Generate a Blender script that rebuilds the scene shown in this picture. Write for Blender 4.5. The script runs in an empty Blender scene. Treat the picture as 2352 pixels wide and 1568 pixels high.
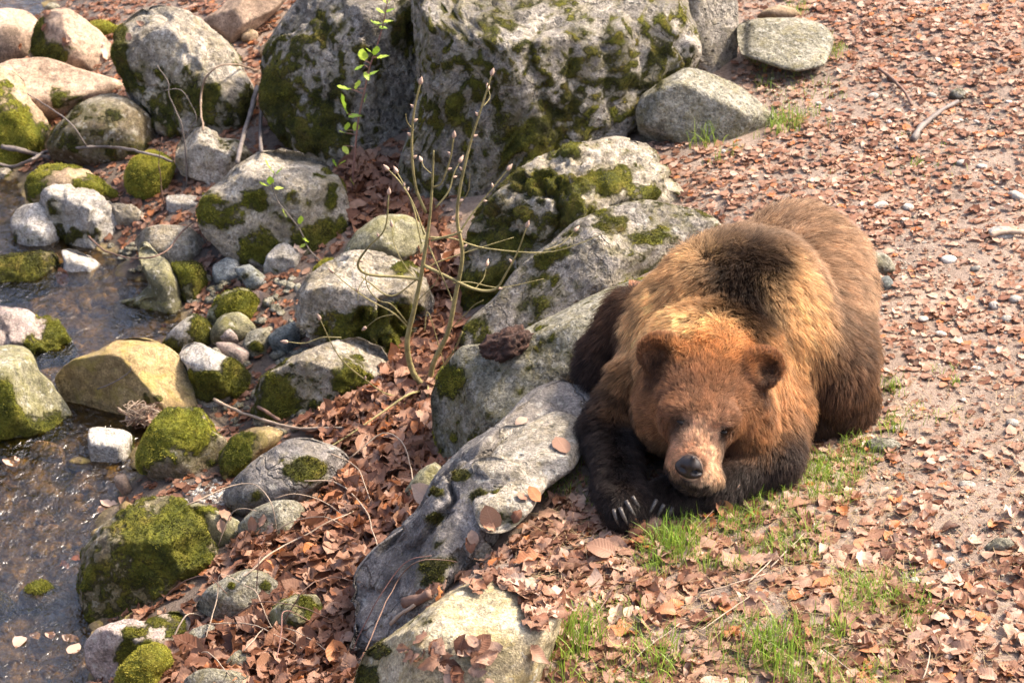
import bpy, bmesh, math, random
import numpy as np
from mathutils import Vector, Matrix, noise as mnoise

R = math.radians
rng = np.random.default_rng(11)
random.seed(11)
scene = bpy.context.scene
COL = scene.collection

# ---------------------------------------------------------------- camera, sky, sun, exposure
PITCH = R(28.0)
CAM_H = 3.9
CX, CY, F = 1176.0, 784.0, 6345.0          # principal point and focal length of a 2352 px wide picture
cam_d = bpy.data.cameras.new('camera')
cam = bpy.data.objects.new('camera', cam_d)
COL.objects.link(cam)
cam.location = (0, 0, CAM_H)
cam.rotation_euler = (R(90) - PITCH, 0, 0)
cam_d.sensor_width = 36.0
cam_d.lens = 36.0 * F / 2352.0
cam_d.clip_start = 0.1
cam_d.clip_end = 500.0
cam_d.dof.use_dof = True
cam_d.dof.focus_distance = 7.25
cam_d.dof.aperture_fstop = 9.0
scene.camera = cam

SUN_EL, SUN_AZ = R(50), R(70)
world = bpy.data.worlds.new('World')
scene.world = world
world.use_nodes = True
wn = world.node_tree
bg = wn.nodes['Background']
skyn = wn.nodes.new('ShaderNodeTexSky')
skyn.sky_type = 'NISHITA'
skyn.sun_disc = False
skyn.sun_elevation = SUN_EL
skyn.sun_rotation = SUN_AZ
skyn.dust_density = 5.0
skyn.air_density = 0.6
skyn.ozone_density = 0.4
wn.links.new(skyn.outputs[0], bg.inputs['Color'])
bg.inputs['Strength'].default_value = 0.15

sun_d = bpy.data.lights.new('sun', 'SUN')
sun_d.energy = 2.25
sun_d.angle = R(3.0)
sun_d.color = (1.0, 0.86, 0.69)
sun = bpy.data.objects.new('sun', sun_d)
COL.objects.link(sun)
SUNV = Vector((math.sin(SUN_AZ) * math.cos(SUN_EL), math.cos(SUN_AZ) * math.cos(SUN_EL), math.sin(SUN_EL)))
sun.rotation_euler = SUNV.to_track_quat('Z', 'Y').to_euler()
sun.location = (12, 9, 12)

scene.view_settings.view_transform = 'Standard'
scene.view_settings.look = 'None'
scene.view_settings.gamma = 1.0
scene.view_settings.use_curve_mapping = False
scene.view_settings.exposure = 1.74
scene.render.engine = 'CYCLES'
scene.cycles.use_denoising = True
try:
    scene.cycles.denoiser = 'OPENIMAGEDENOISE'
    scene.cycles.denoising_input_passes = 'RGB_ALBEDO_NORMAL'
except Exception:
    pass
scene.cycles.max_bounces = 6
scene.cycles.diffuse_bounces = 3
scene.cycles.glossy_bounces = 3
scene.cycles.transmission_bounces = 4
scene.cycles.transparent_max_bounces = 8
scene.cycles.caustics_reflective = False
scene.cycles.caustics_refractive = False

# ---------------------------------------------------------------- helpers
CAM = np.array([0.0, 0.0, CAM_H])
FWD = np.array([0.0, math.cos(PITCH), -math.sin(PITCH)])
UP = np.array([0.0, math.sin(PITCH), math.cos(PITCH)])

def rays(u, v):
    u = np.asarray(u, float); v = np.asarray(v, float)
    a = (u - CX) / F; b = (CY - v) / F
    return FWD + np.multiply.outer(a, np.array([1.0, 0, 0])) + np.multiply.outer(b, UP)

def at_z(u, v, z):
    d = rays(u, v)
    return CAM + d * ((z - CAM_H) / d[2])

def at_y(u, v, y):
    d = rays(u, v)
    return CAM + d * (y / d[1])

def to_px(p):
    q = np.asarray(p, float) - CAM
    t = q @ FWD
    return CX + q[..., 0] / t * F, CY - (q @ UP) / t * F, t

def _hash(ix, iy, iz, seed):
    h = (ix * 374761393 + iy * 668265263 + iz * 2147483647 + seed * 974711) & 0xFFFFFFFF
    h = ((h ^ (h >> 13)) * 1274126177) & 0xFFFFFFFF
    h = ((h ^ (h >> 16)) * 2246822519) & 0xFFFFFFFF
    return ((h ^ (h >> 15)) & 0xFFFFFF) / float(0xFFFFFF) * 2 - 1

def vnoise(p, seed=0):
    p = np.asarray(p, float)
    i = np.floor(p).astype(np.int64); f = p - i
    f = f * f * f * (f * (f * 6 - 15) + 10)
    r = 0
    for dx in (0, 1):
        wx = f[..., 0] if dx else 1 - f[..., 0]
        for dy in (0, 1):
            wy = f[..., 1] if dy else 1 - f[..., 1]
            for dz in (0, 1):
                wz = f[..., 2] if dz else 1 - f[..., 2]
                r = r + wx * wy * wz * _hash(i[..., 0] + dx, i[..., 1] + dy, i[..., 2] + dz, seed)
    return r

def fbm(p, octaves=4, seed=0, gain=0.5, lac=2.03):
    a, s, r = 1.0, 0.0, 0
    p = np.asarray(p, float)
    for o in range(octaves):
        r = r + a * vnoise(p, seed + o * 17)
        s += a; a *= gain; p = p * lac + 3.7
    return r / s

def smooth01(x, lo, hi):
    t = np.clip((x - lo) / (hi - lo), 0, 1)
    return t * t * (3 - 2 * t)

def tag(o, label=None, cat=None, group=None, kind=None):
    if label: o['label'] = label
    if cat: o['category'] = cat
    if group: o['group'] = group
    if kind: o['kind'] = kind
    return o

def link_mesh(name, verts, faces, mat, parent=None, loc=None, smooth=True):
    me = bpy.data.meshes.new(name)
    verts = np.asarray(verts, float)
    if loc is not None: verts = verts - np.asarray(loc, float)
    if isinstance(faces, np.ndarray):
        n, k = faces.shape
        me.vertices.add(len(verts)); me.vertices.foreach_set('co', verts.ravel())
        me.loops.add(n * k); me.loops.foreach_set('vertex_index', faces.ravel().astype(np.int32))
        me.polygons.add(n)
        me.polygons.foreach_set('loop_start', np.arange(0, n * k, k, dtype=np.int32))
        try: me.polygons.foreach_set('loop_total', np.full(n, k, dtype=np.int32))
        except Exception: pass
        me.update(calc_edges=True)
    else:
        me.from_pydata([tuple(v) for v in verts], [], faces); me.update()
    if smooth and len(me.polygons): me.polygons.foreach_set('use_smooth', np.ones(len(me.polygons), dtype=bool))
    if mat: me.materials.append(mat)
    o = bpy.data.objects.new(name, me)
    COL.objects.link(o)
    if loc is not None: o.location = loc
    if parent is not None: o.parent = parent
    return o

def empty(name, loc):
    o = bpy.data.objects.new(name, None)
    o.empty_display_size = 0.1
    COL.objects.link(o); o.location = loc
    return o

def put_attr(o, name, data, kind='FLOAT', domain='POINT'):
    a = o.data.attributes.new(name, kind, domain)
    a.data.foreach_set({'FLOAT': 'value', 'FLOAT_COLOR': 'color'}[kind], np.ascontiguousarray(data, dtype=np.float32).ravel())

# ---- node helpers
class NT:
    def __init__(self, name):
        self.m = bpy.data.materials.new(name); self.m.use_nodes = True
        self.t = self.m.node_tree
        self.b = self.t.nodes['Principled BSDF']; self.out = self.t.nodes['Material Output']
        self.b.inputs['Roughness'].default_value = 0.9
    def n(self, typ, **kw):
        nd = self.t.nodes.new(typ)
        for k, v in kw.items():
            if k.startswith('i_'):
                nd.inputs[k[2:].replace('_', ' ')].default_value = v
            else: setattr(nd, k, v)
        return nd
    def l(self, a, b): self.t.links.new(a, b)
    def noise(self, vec, scale, detail=5, rough=0.55, dist=0.0):
        nd = self.n('ShaderNodeTexNoise')
        nd.inputs['Scale'].default_value = scale; nd.inputs['Detail'].default_value = detail
        nd.inputs['Roughness'].default_value = rough; nd.inputs['Distortion'].default_value = dist
        if vec is not None: self.l(vec, nd.inputs['Vector'])
        return nd.outputs['Fac']
    def ramp(self, fac, stops, interp='LINEAR'):
        nd = self.n('ShaderNodeValToRGB'); cr = nd.color_ramp; cr.interpolation = interp
        while len(cr.elements) < len(stops): cr.elements.new(0.5)
        for e, (p, c) in zip(cr.elements, stops):
            e.position = p
            e.color = (*c, 1) if not np.isscalar(c) else (c, c, c, 1)
        self.l(fac, nd.inputs['Fac']); return nd.outputs['Color']
    def mix(self, fac, a, b, mode='MIX'):
        nd = self.n('ShaderNodeMix', data_type='RGBA', blend_type=mode)
        for sock, val in ((nd.inputs[0], fac), (nd.inputs[6], a), (nd.inputs[7], b)):
            if isinstance(val, (int, float)): sock.default_value = val
            elif isinstance(val, tuple): sock.default_value = (*val, 1)
            else: self.l(val, sock)
        return nd.outputs[2]
    def math(self, op, a, b=None, clamp=False):
        nd = self.n('ShaderNodeMath', operation=op, use_clamp=clamp)
        for sock, val in ((nd.inputs[0], a), (nd.inputs[1], b)):
            if val is None: continue
            if isinstance(val, (int, float)): sock.default_value = val
            else: self.l(val, sock)
        return nd.outputs[0]
    def attr(self, name, out='Fac'):
        return self.n('ShaderNodeAttribute', attribute_name=name).outputs[out]
    def bump(self, h, strength, dist, normal=None):
        nd = self.n('ShaderNodeBump'); nd.inputs['Strength'].default_value = strength
        nd.inputs['Distance'].default_value = dist
        self.l(h, nd.inputs['Height'])
        if normal is not None: self.l(normal, nd.inputs['Normal'])
        return nd.outputs['Normal']
# ---------------------------------------------------------------- terrain: path on the right, gully of leaves, stream bed on the left
CTRL = [  # picture position where that ground is seen, and its height
 (2352,0,.12),(2050,0,.10),(1850,0,.06),(1900,200,.04),(2352,400,.06),(2352,800,.03),(1700,400,.0),(2100,600,.02),
 (2352,1100,.0),(2352,1568,-.02),(1500,1300,.0),(1900,1400,.0),(1430,1180,.0),(1330,1000,.02),(1500,1000,.0),(1700,900,.0),(1600,700,.0),
 (1900,1000,.0),(2100,1100,.0),(1500,1568,-.05),(1250,1330,-.04),(1290,1450,-.01),(1225,1500,-.03),(1250,1568,-.05),(1800,560,.0),(1640,420,.0),(1720,200,.0),
 (1230,1200,-.05),(1290,1090,-.03),(1180,1260,-.07),(1130,1300,-.08),(1340,950,.0),(1080,1345,-.07),(1380,860,.03),
 (900,1250,-.40),(830,1480,-.44),(980,1110,-.42),(1010,1040,-.42),(700,1330,-.46),(600,1480,-.52),(420,1568,-.56),(760,1568,-.47),
 (430,1120,-.60),(330,1110,-.63),(700,1180,-.49),(850,1020,-.44),(950,900,-.42),(900,870,-.44),(870,430,-.34),(1000,620,-.38),(1020,800,-.41),
 (700,720,-.52),(620,700,-.55),(560,860,-.60),(430,500,-.52),(560,330,-.42),(350,470,-.54),(250,240,-.52),(500,620,-.57),(300,600,-.60),
 (600,100,-.32),(560,60,-.32),(650,20,-.28),(270,150,-.50),(380,20,-.45),(200,20,-.56),(700,400,-.42),(150,460,-.58),
 (100,700,-.74),(300,760,-.74),(0,540,-.73),(0,690,-.74),(220,800,-.74),(100,1200,-.80),(50,1500,-.82),(150,1420,-.80),(0,1100,-.79),(250,1030,-.71),(250,1078,-.705),(200,1076,-.715),(300,1080,-.695),(330,985,-.68),(235,992,-.70),(150,965,-.71),(60,1015,-.72),(430,960,-.665),(330,700,-.73),
 (150,1120,-.79),(230,1160,-.78),(510,985,-.68),(30,30,-.72),(40,320,-.66),(0,800,-.75),(250,640,-.72),(20,1330,-.81),(120,1560,-.80),(470,920,-.66),
 (180,1500,-.78),(200,1450,-.74),(190,1568,-.76),(520,1100,-.60),(560,1260,-.53),(480,1400,-.56),(540,1200,-.56),
]
_cp = np.array([at_z(*c) for c in CTRL])
_A = np.linalg.norm(_cp[:, None, :2] - _cp[None, :, :2], axis=2)
_n = len(_cp)
_M = np.zeros((_n + 1, _n + 1)); _M[:_n, :_n] = _A + np.eye(_n) * -0.02; _M[:_n, _n] = 1; _M[_n, :_n] = 1
_w = np.linalg.solve(_M, np.append(_cp[:, 2], 0))
XMIN, XMAX, YMIN, YMAX = -2.3, 2.4, 5.3, 12.2

def ground_z(x, y, fine=True):
    x = np.asarray(x, float); y = np.asarray(y, float)
    sh = x.shape
    xf = np.clip(x.ravel(), XMIN, XMAX); yf = np.clip(y.ravel(), YMIN, YMAX)
    z = np.zeros(len(xf))
    for s in range(0, len(xf), 20000):
        d = np.hypot(xf[s:s + 20000, None] - _cp[None, :, 0], yf[s:s + 20000, None] - _cp[None, :, 1])
        z[s:s + 20000] = d @ _w[:_n] + _w[_n]
    if fine:
        p = np.stack([x.ravel() * 5, y.ravel() * 5, np.zeros(len(xf))], 1)
        z = z + 0.018 * fbm(p, 4, 5)
    xr = x.ravel()
    z = z + .9 * smooth01(-xr, 2.35, 4.2) + .5 * smooth01(-xr, 4, 9)
    return z.reshape(sh)

def hit_ground(u, v):
    d = rays(u, v); t = np.linspace(4.5, 15, 420)
    p = CAM + t[:, None] * d
    g = p[:, 2] - ground_z(p[:, 0], p[:, 1], False)
    k = int(np.argmax(g < 0))
    if g[k] >= 0: k = len(t) - 1
    k = max(k, 1)
    f = g[k - 1] / (g[k - 1] - g[k] + 1e-9)
    tt = t[k - 1] + (t[k] - t[k - 1]) * f
    return CAM + d * tt

def axis(lo, hi, step, far):
    a = list(np.arange(lo, hi + 1e-6, step)); s = step
    while a[-1] < far: s *= 1.5; a.append(a[-1] + s)
    s = step
    while a[0] > -far: s *= 1.5; a.insert(0, a[0] - s)
    return np.array(a)

def grid(xs, ys):
    X, Y = np.meshgrid(xs, ys)
    n, m = len(xs), len(ys)
    i = (np.arange(m - 1)[:, None] * n + np.arange(n - 1)[None, :]).ravel()
    return X.ravel(), Y.ravel(), np.stack([i, i + 1, i + 1 + n, i + n], 1)

def mat_soil():
    k = NT('soil')
    pos = k.n('ShaderNodeNewGeometry').outputs['Position']
    n1 = k.noise(pos, 3.0, 6, 0.6); n2 = k.noise(pos, 60, 6, 0.7); n3 = k.noise(pos, 220, 3, 0.6)
    c = k.ramp(n1, [(0.3, (.085, .058, .04)), (0.5, (.18, .127, .09)), (0.7, (.29, .215, .16))])
    c = k.mix(k.ramp(n2, [(.35, 0.0), (.65, 1.0)]), c, k.mix(0.5, c, (.42, .33, .27)))
    wet = k.attr('bed')
    st = k.n('ShaderNodeTexVoronoi'); st.inputs['Scale'].default_value = 22; k.l(pos, st.inputs['Vector'])
    bedc = k.ramp(k.noise(pos, 9, 5, .6), [(.3, (.045, .034, .018)), (.45, (.16, .12, .05)), (.6, (.33, .245, .10)), (.75, (.16, .14, .10))])
    bedc = k.mix(0.5, bedc, k.ramp(st.outputs['Distance'], [(.1, .75), (.6, .2)]), 'OVERLAY')
    c = k.mix(wet, c, bedc)
    c = k.mix(k.math('MULTIPLY', k.attr('damp'), .72), c, (.022, .016, .012))
    k.l(k.math('SUBTRACT', .9, k.math('MULTIPLY', k.attr('damp'), .35)), k.b.inputs['Roughness'])
    k.l(c, k.b.inputs['Base Color'])
    h = k.math('ADD', k.math('MULTIPLY', n2, 1.0), k.math('MULTIPLY', n3, 0.5))
    h = k.math('ADD', h, k.math('MULTIPLY', k.math('MULTIPLY', st.outputs['Distance'], -1.5), wet))
    k.l(k.bump(h, 0.9, 0.012), k.b.inputs['Normal'])
    return k.m

def water_z(y):
    return -0.655 - 0.075 * smooth01(-y, -8.6, -7.0)

gx = axis(XMIN - .1, XMAX + .1, 0.022, 45); gy = axis(YMIN - .1, YMAX + .2, 0.026, 45)
X, Y, Fq = grid(gx, gy)
Z = ground_z(X, Y)
dbed = Z - water_z(Y)
bedm = smooth01(-dbed, -0.03, 0.01)
Z = Z + bedm * 0.03 * np.maximum(0, fbm(np.stack([X * 14, Y * 14, X * 0], 1), 3, 31) + .2)
ground = link_mesh('ground', np.stack([X, Y, Z], 1), Fq, mat_soil())
put_attr(ground, 'bed', bedm)
put_attr(ground, 'damp', (1 - smooth01(dbed + .06 * fbm(np.stack([X * 6, Y * 6, X * 0], 1), 3, 77), .05, .26)) * (1 - bedm) * (X < .3))
tag(ground, 'brown soil of path and bank with stream bed', kind='structure')

def mat_water():
    k = NT('stream_water')
    pos = k.n('ShaderNodeNewGeometry').outputs['Position']
    mp = k.n('ShaderNodeMapping'); mp.inputs['Scale'].default_value = (1, .8, 1); mp.inputs['Rotation'].default_value = (0, 0, .5)
    k.l(pos, mp.inputs['Vector'])
    w1 = k.noise(mp.outputs[0], 16, 4, .55, .6); w2 = k.noise(mp.outputs[0], 42, 3, .5, .4)
    h = k.math('ADD', w1, k.math('MULTIPLY', w2, 0.45))
    nrm = k.bump(h, 1.0, 0.02)
    k.t.nodes.remove(k.b)
    tr = k.n('ShaderNodeBsdfTransparent'); tr.inputs[0].default_value = (.72, .61, .43, 1)
    gl = k.n('ShaderNodeBsdfGlossy'); gl.inputs['Roughness'].default_value = 0.16
    gl.inputs['Color'].default_value = (1, 1, 1, 1)
    k.l(nrm, gl.inputs['Normal'])
    fr = k.n('ShaderNodeFresnel'); fr.inputs['IOR'].default_value = 1.6; k.l(nrm, fr.inputs['Normal'])
    mx = k.n('ShaderNodeMixShader')
    k.l(fr.outputs[0], mx.inputs[0]); k.l(tr.outputs[0], mx.inputs[1]); k.l(gl.outputs[0], mx.inputs[2])
    k.l(mx.outputs[0], k.out.inputs['Surface'])
    return k.m

wx = np.arange(-3.1, -0.4, 0.016); wy = np.arange(5.4, 12.4, 0.016)
X, Y, Fq = grid(wx, wy)
wq = np.stack([X * 17 + Y * 6, Y * 24 - X * 4, X * 0], 1)
Zw = water_z(Y) + 0.0034 * fbm(wq, 3, 8, .5)
keep = (Zw - ground_z(X, Y)) > -0.03
Fk = Fq[keep[Fq].any(1)]
used = np.unique(Fk); remap = -np.ones(len(X), int); remap[used] = np.arange(len(used))
water = link_mesh('water', np.stack([X, Y, Zw], 1)[used], remap[Fk], mat_water())
tag(water, 'shallow clear stream water rippling between the boulders', kind='structure')
from mathutils.bvhtree import BVHTree
# ---------------------------------------------------------------- boulders and stones
def mat_rock(name, stops, spot=None, spot_amt=0.5, lichen=None, lichen_amt=0.0, scale=1.0, bump=1.0, pit=0.0, rough=.92, crack=0.0):
    k = NT(name)
    tc = k.n('ShaderNodeTexCoord')
    oi = k.n('ShaderNodeObjectInfo')
    ad = k.n('ShaderNodeVectorMath', operation='ADD')
    k.l(tc.outputs['Object'], ad.inputs[0])
    mu = k.math('MULTIPLY', oi.outputs['Random'], 37.0)
    k.l(mu, ad.inputs[1])
    p = ad.outputs[0]
    n1 = k.noise(p, 5.5 * scale, 8, 0.62, 0.3)
    n2 = k.noise(p, 38 * scale, 6, 0.72)
    n3 = k.noise(p, 150, 4, 0.65)
    lo, mi, hi = stops
    c = k.ramp(n1, [(.34, lo), (.48, mi), (.62, hi)])
    c = k.mix(0.8, c, k.ramp(n2, [(.30, .12), (.5, .5), (.70, .92)]), 'OVERLAY')
    c = k.mix(0.55, c, k.ramp(n3, [(.35, .15), (.5, .5), (.65, .88)]), 'OVERLAY')
    stn = k.noise(p, 3.2 * scale, 6, .68, .8)
    c = k.mix(k.ramp(stn, [(.50, 0.0), (.66, .55)]), c, lo)
    if spot is not None:
        s = k.noise(p, 24 * scale, 5, .7, .2)
        c = k.mix(k.math('MULTIPLY', k.ramp(s, [(.52, 0.0), (.62, 1.0)]), spot_amt), c, spot)
    if lichen is not None:
        s = k.noise(p, 11 * scale, 6, .7, .5)
        c = k.mix(k.math('MULTIPLY', k.ramp(s, [(.50, 0.0), (.60, 1.0)]), lichen_amt), c, lichen)
    h = k.math('ADD', k.math('MULTIPLY', n1, .6), k.math('ADD', k.math('MULTIPLY', n2, 0.8), k.math('MULTIPLY', n3, 0.25)))
    if pit > 0:
        vo = k.n('ShaderNodeTexVoronoi', feature='SMOOTH_F1'); vo.inputs['Scale'].default_value = 34 * scale
        k.l(p, vo.inputs['Vector'])
        pt = k.ramp(vo.outputs['Distance'], [(.12, 0.0), (.34, 1.0)])
        pk = k.math('MULTIPLY', k.math('SUBTRACT', 1.0, pt), k.ramp(n2, [(.45, 0.0), (.6, 1.0)]))
        c = k.mix(k.math('MULTIPLY', pk, pit * .8), c, (.07, .065, .05))
        h = k.math('SUBTRACT', h, k.math('MULTIPLY', pk, pit))
    if pit > 0:
        dk = k.noise(p, 62 * scale, 5, .75, .3)
        c = k.mix(k.math('MULTIPLY', k.ramp(dk, [(.56, 0.0), (.64, 1.0)]), min(.85, .45 + pit * .4)), c, (.06, .055, .042))
        wp = k.n('ShaderNodeVectorMath', operation='ADD'); k.l(p, wp.inputs[0])
        nv_ = k.n('ShaderNodeTexNoise'); nv_.inputs['Scale'].default_value = 7; nv_.inputs['Detail'].default_value = 5; k.l(p, nv_.inputs['Vector'])
        sc_ = k.n('ShaderNodeVectorMath', operation='SCALE'); k.l(nv_.outputs['Color'], sc_.inputs[0]); sc_.inputs['Scale'].default_value = .45; k.l(sc_.outputs[0], wp.inputs[1])
        cv = k.n('ShaderNodeTexVoronoi', feature='DISTANCE_TO_EDGE'); cv.inputs['Scale'].default_value = 3.4 * scale; k.l(wp.outputs[0], cv.inputs['Vector'])
        ck = k.math('MULTIPLY', k.ramp(cv.outputs['Distance'], [(.0, 1.0), (.035, 0.0)]), k.ramp(n1, [(.40, 0.0), (.56, 1.0)]))
        c = k.mix(k.math('MULTIPLY', ck, .7 * crack), c, (.055, .048, .036))
        h = k.math('SUBTRACT', h, k.math('MULTIPLY', ck, .9 * crack))
        lt = k.noise(p, 30 * scale, 4, .6, .2)
        c = k.mix(k.math('MULTIPLY', k.ramp(lt, [(.60, 0.0), (.66, 1.0)]), .45), c, (.56, .54, .47))
    # moss growing on the stone
    mo = k.attr('moss'); mt = k.attr('moss_tone')
    m4 = k.noise(p, 95, 5, .7); m5 = k.noise(p, 14, 4, .6)
    mc = k.ramp(m5, [(.3, (.020, .020, .005)), (.44, (.050, .050, .008)), (.56, (.11, .098, .014)), (.70, (.12, .072, .024))])
    mcb = k.ramp(m5, [(.3, (.075, .095, .01)), (.5, (.21, .22, .02)), (.7, (.36, .33, .04))])
    mcol = k.mix(mt, mc, mcb)
    mcol = k.mix(0.6, mcol, k.ramp(m4, [(.32, .1), (.5, .5), (.68, .95)]), 'OVERLAY')
    mm = k.math('ADD', mo, k.math('MULTIPLY', k.math('SUBTRACT', k.math('ADD', k.math('MULTIPLY', n2, .5), k.math('MULTIPLY', m4, .5)), 0.5), 1.7))
    mk = k.ramp(mm, [(.42, 0.0), (.62, 1.0)])
    thin = k.math('MULTIPLY', k.ramp(mm, [(.05, 0.0), (.48, 1.0)]), .6)
    c = k.mix(thin, c, (.15, .135, .04))
    c = k.mix(mk, c, mcol)
    k.l(c, k.b.inputs['Base Color'])
    k.b.inputs['Roughness'].default_value = rough
    k.b.inputs['Specular IOR Level'].default_value = 0.3
    b1 = k.bump(h, min(1, 0.9 * bump), 0.026)
    hm = k.math('MULTIPLY', k.math('MULTIPLY', m4, mk), 1.0)
    k.l(k.bump(hm, 1.0, 0.02, b1), k.b.inputs['Normal'])
    return k.m

RM = {
 'grey':  mat_rock('grey_limestone', ((.15, .134, .114), (.30, .27, .23), (.46, .41, .35)), (.075, .066, .046), .6, (.27, .225, .12), .35, 1.0, 1.3, 1.0, crack=.5),
 'speck': mat_rock('speckled_stone', ((.11, .10, .07), (.22, .205, .15), (.36, .335, .26)), (.50, .475, .40), .6, (.23, .195, .085), .5, 1.4, 1.1, .6),
 'blue':  mat_rock('blue_grey_stone', ((.10, .092, .088), (.20, .185, .175), (.33, .295, .265)), (.09, .08, .07), .4, (.34, .29, .22), .35, 0.9, 1.1, .35, crack=.7),
 'pale':  mat_rock('pale_limestone', ((.20, .172, .13), (.36, .318, .255), (.53, .48, .405)), (.13, .11, .065), .5, (.34, .27, .13), .35, 1.0, 1.1, .6),
 'white': mat_rock('white_stone', ((.27, .245, .205), (.41, .38, .335), (.53, .495, .445)), (.30, .25, .17), .45, None, 0, 1.3, .9, .1),
 'tan':   mat_rock('tan_sandstone', ((.20, .14, .085), (.30, .215, .138), (.40, .30, .205)), (.18, .14, .07), .35, (.30, .23, .07), .3, 1.0, .55, 0),
 'brown': mat_rock('brown_stone', ((.20, .14, .10), (.30, .215, .15), (.38, .28, .205)), (.15, .11, .07), .3, None, 0, 1.0, .4, 0),
 'yell':  mat_rock('ochre_stone', ((.17, .115, .05), (.265, .19, .088), (.34, .26, .135)), (.22, .17, .09), .45, (.30, .24, .04), .4, 1.0, .6, 0),
 'dark':  mat_rock('dark_olive_stone', ((.085, .065, .035), (.16, .125, .075), (.27, .235, .17)), (.42, .38, .31), .35, (.07, .06, .02), .5, 1.0, .8, .2),
 'olive': mat_rock('olive_stone', ((.11, .10, .055), (.19, .175, .105), (.28, .26, .175)), (.10, .10, .04), .4, (.22, .20, .05), .4, 1.1, .7, .1),
 'pink':  mat_rock('pinkish_stone', ((.22, .175, .15), (.35, .285, .25), (.47, .40, .36)), (.24, .20, .15), .4, (.40, .29, .25), .4, 1.0, .8, .2),
 'cream': mat_rock('cream_stone', ((.20, .165, .095), (.36, .30, .185), (.50, .43, .30)), (.14, .12, .06), .4, (.34, .26, .09), .5, 1.0, .8, .2),
 'slate': mat_rock('slate_stone', ((.09, .10, .095), (.16, .175, .165), (.27, .28, .265)), (.35, .34, .31), .3, None, 0, 1.2, .7, 0),
}
PM = [mat_rock('path_pebble', ((.30, .27, .23), (.44, .40, .35), (.56, .52, .47)), scale=.05, bump=.5), mat_rock('grey_pebble', ((.20, .185, .16), (.31, .285, .25), (.42, .39, .35)), scale=.05, bump=.5)]
_ico = {}
def ico(n):
    if n not in _ico:
        bm = bmesh.new(); bmesh.ops.create_icosphere(bm, subdivisions=n, radius=1)
        _ico[n] = (np.array([v.co[:] for v in bm.verts]), np.array([[v.index for v in f.verts] for f in bm.faces]))
        bm.free()
    return _ico[n]

def radius_table(poly, cu, cv, smooth):
    # catmull-rom through the outline, then distance from centre by angle
    P = np.array(poly, float); n = len(P); pts = []
    for i in range(n):
        p0, p1, p2, p3 = P[i - 1], P[i], P[(i + 1) % n], P[(i + 2) % n]
        for t in np.linspace(0, 1, 14, endpoint=False):
            cr = .5 * ((2 * p1) + (-p0 + p2) * t + (2 * p0 - 5 * p1 + 4 * p2 - p3) * t * t + (-p0 + 3 * p1 - 3 * p2 + p3) * t ** 3)
            pts.append(.55 * cr + .45 * (p1 + (p2 - p1) * t))
    Q = np.array(pts); Q2 = np.roll(Q, -1, 0)
    N = 720; ang = np.arange(N) / N * 2 * np.pi
    dx, dy = np.cos(ang), -np.sin(ang)
    e = Q2 - Q
    ax, ay = Q[:, 0] - cu, Q[:, 1] - cv
    den = dx[:, None] * e[None, :, 1] - dy[:, None] * e[None, :, 0]
    den = np.where(abs(den) < 1e-9, 1e-9, den)
    t = (ax * e[:, 1] - ay * e[:, 0])[None, :] / den
    s = (ax[None, :] * dy[:, None] - ay[None, :] * dx[:, None]) / den
    t = np.where((s >= -1e-6) & (s <= 1 + 1e-6) & (t > 0), t, 0)
    r = t.max(1)
    r = np.where(r <= 0, np.median(r[r > 0]), r)
    if smooth > 0:
        kk = int(smooth * 3) | 1
        w = np.hanning(kk + 2)[1:-1]; w /= w.sum()
        r = np.convolve(np.concatenate([r[-kk:], r, r[:kk]]), w, 'same')[kk:-kk]
    return r

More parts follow.
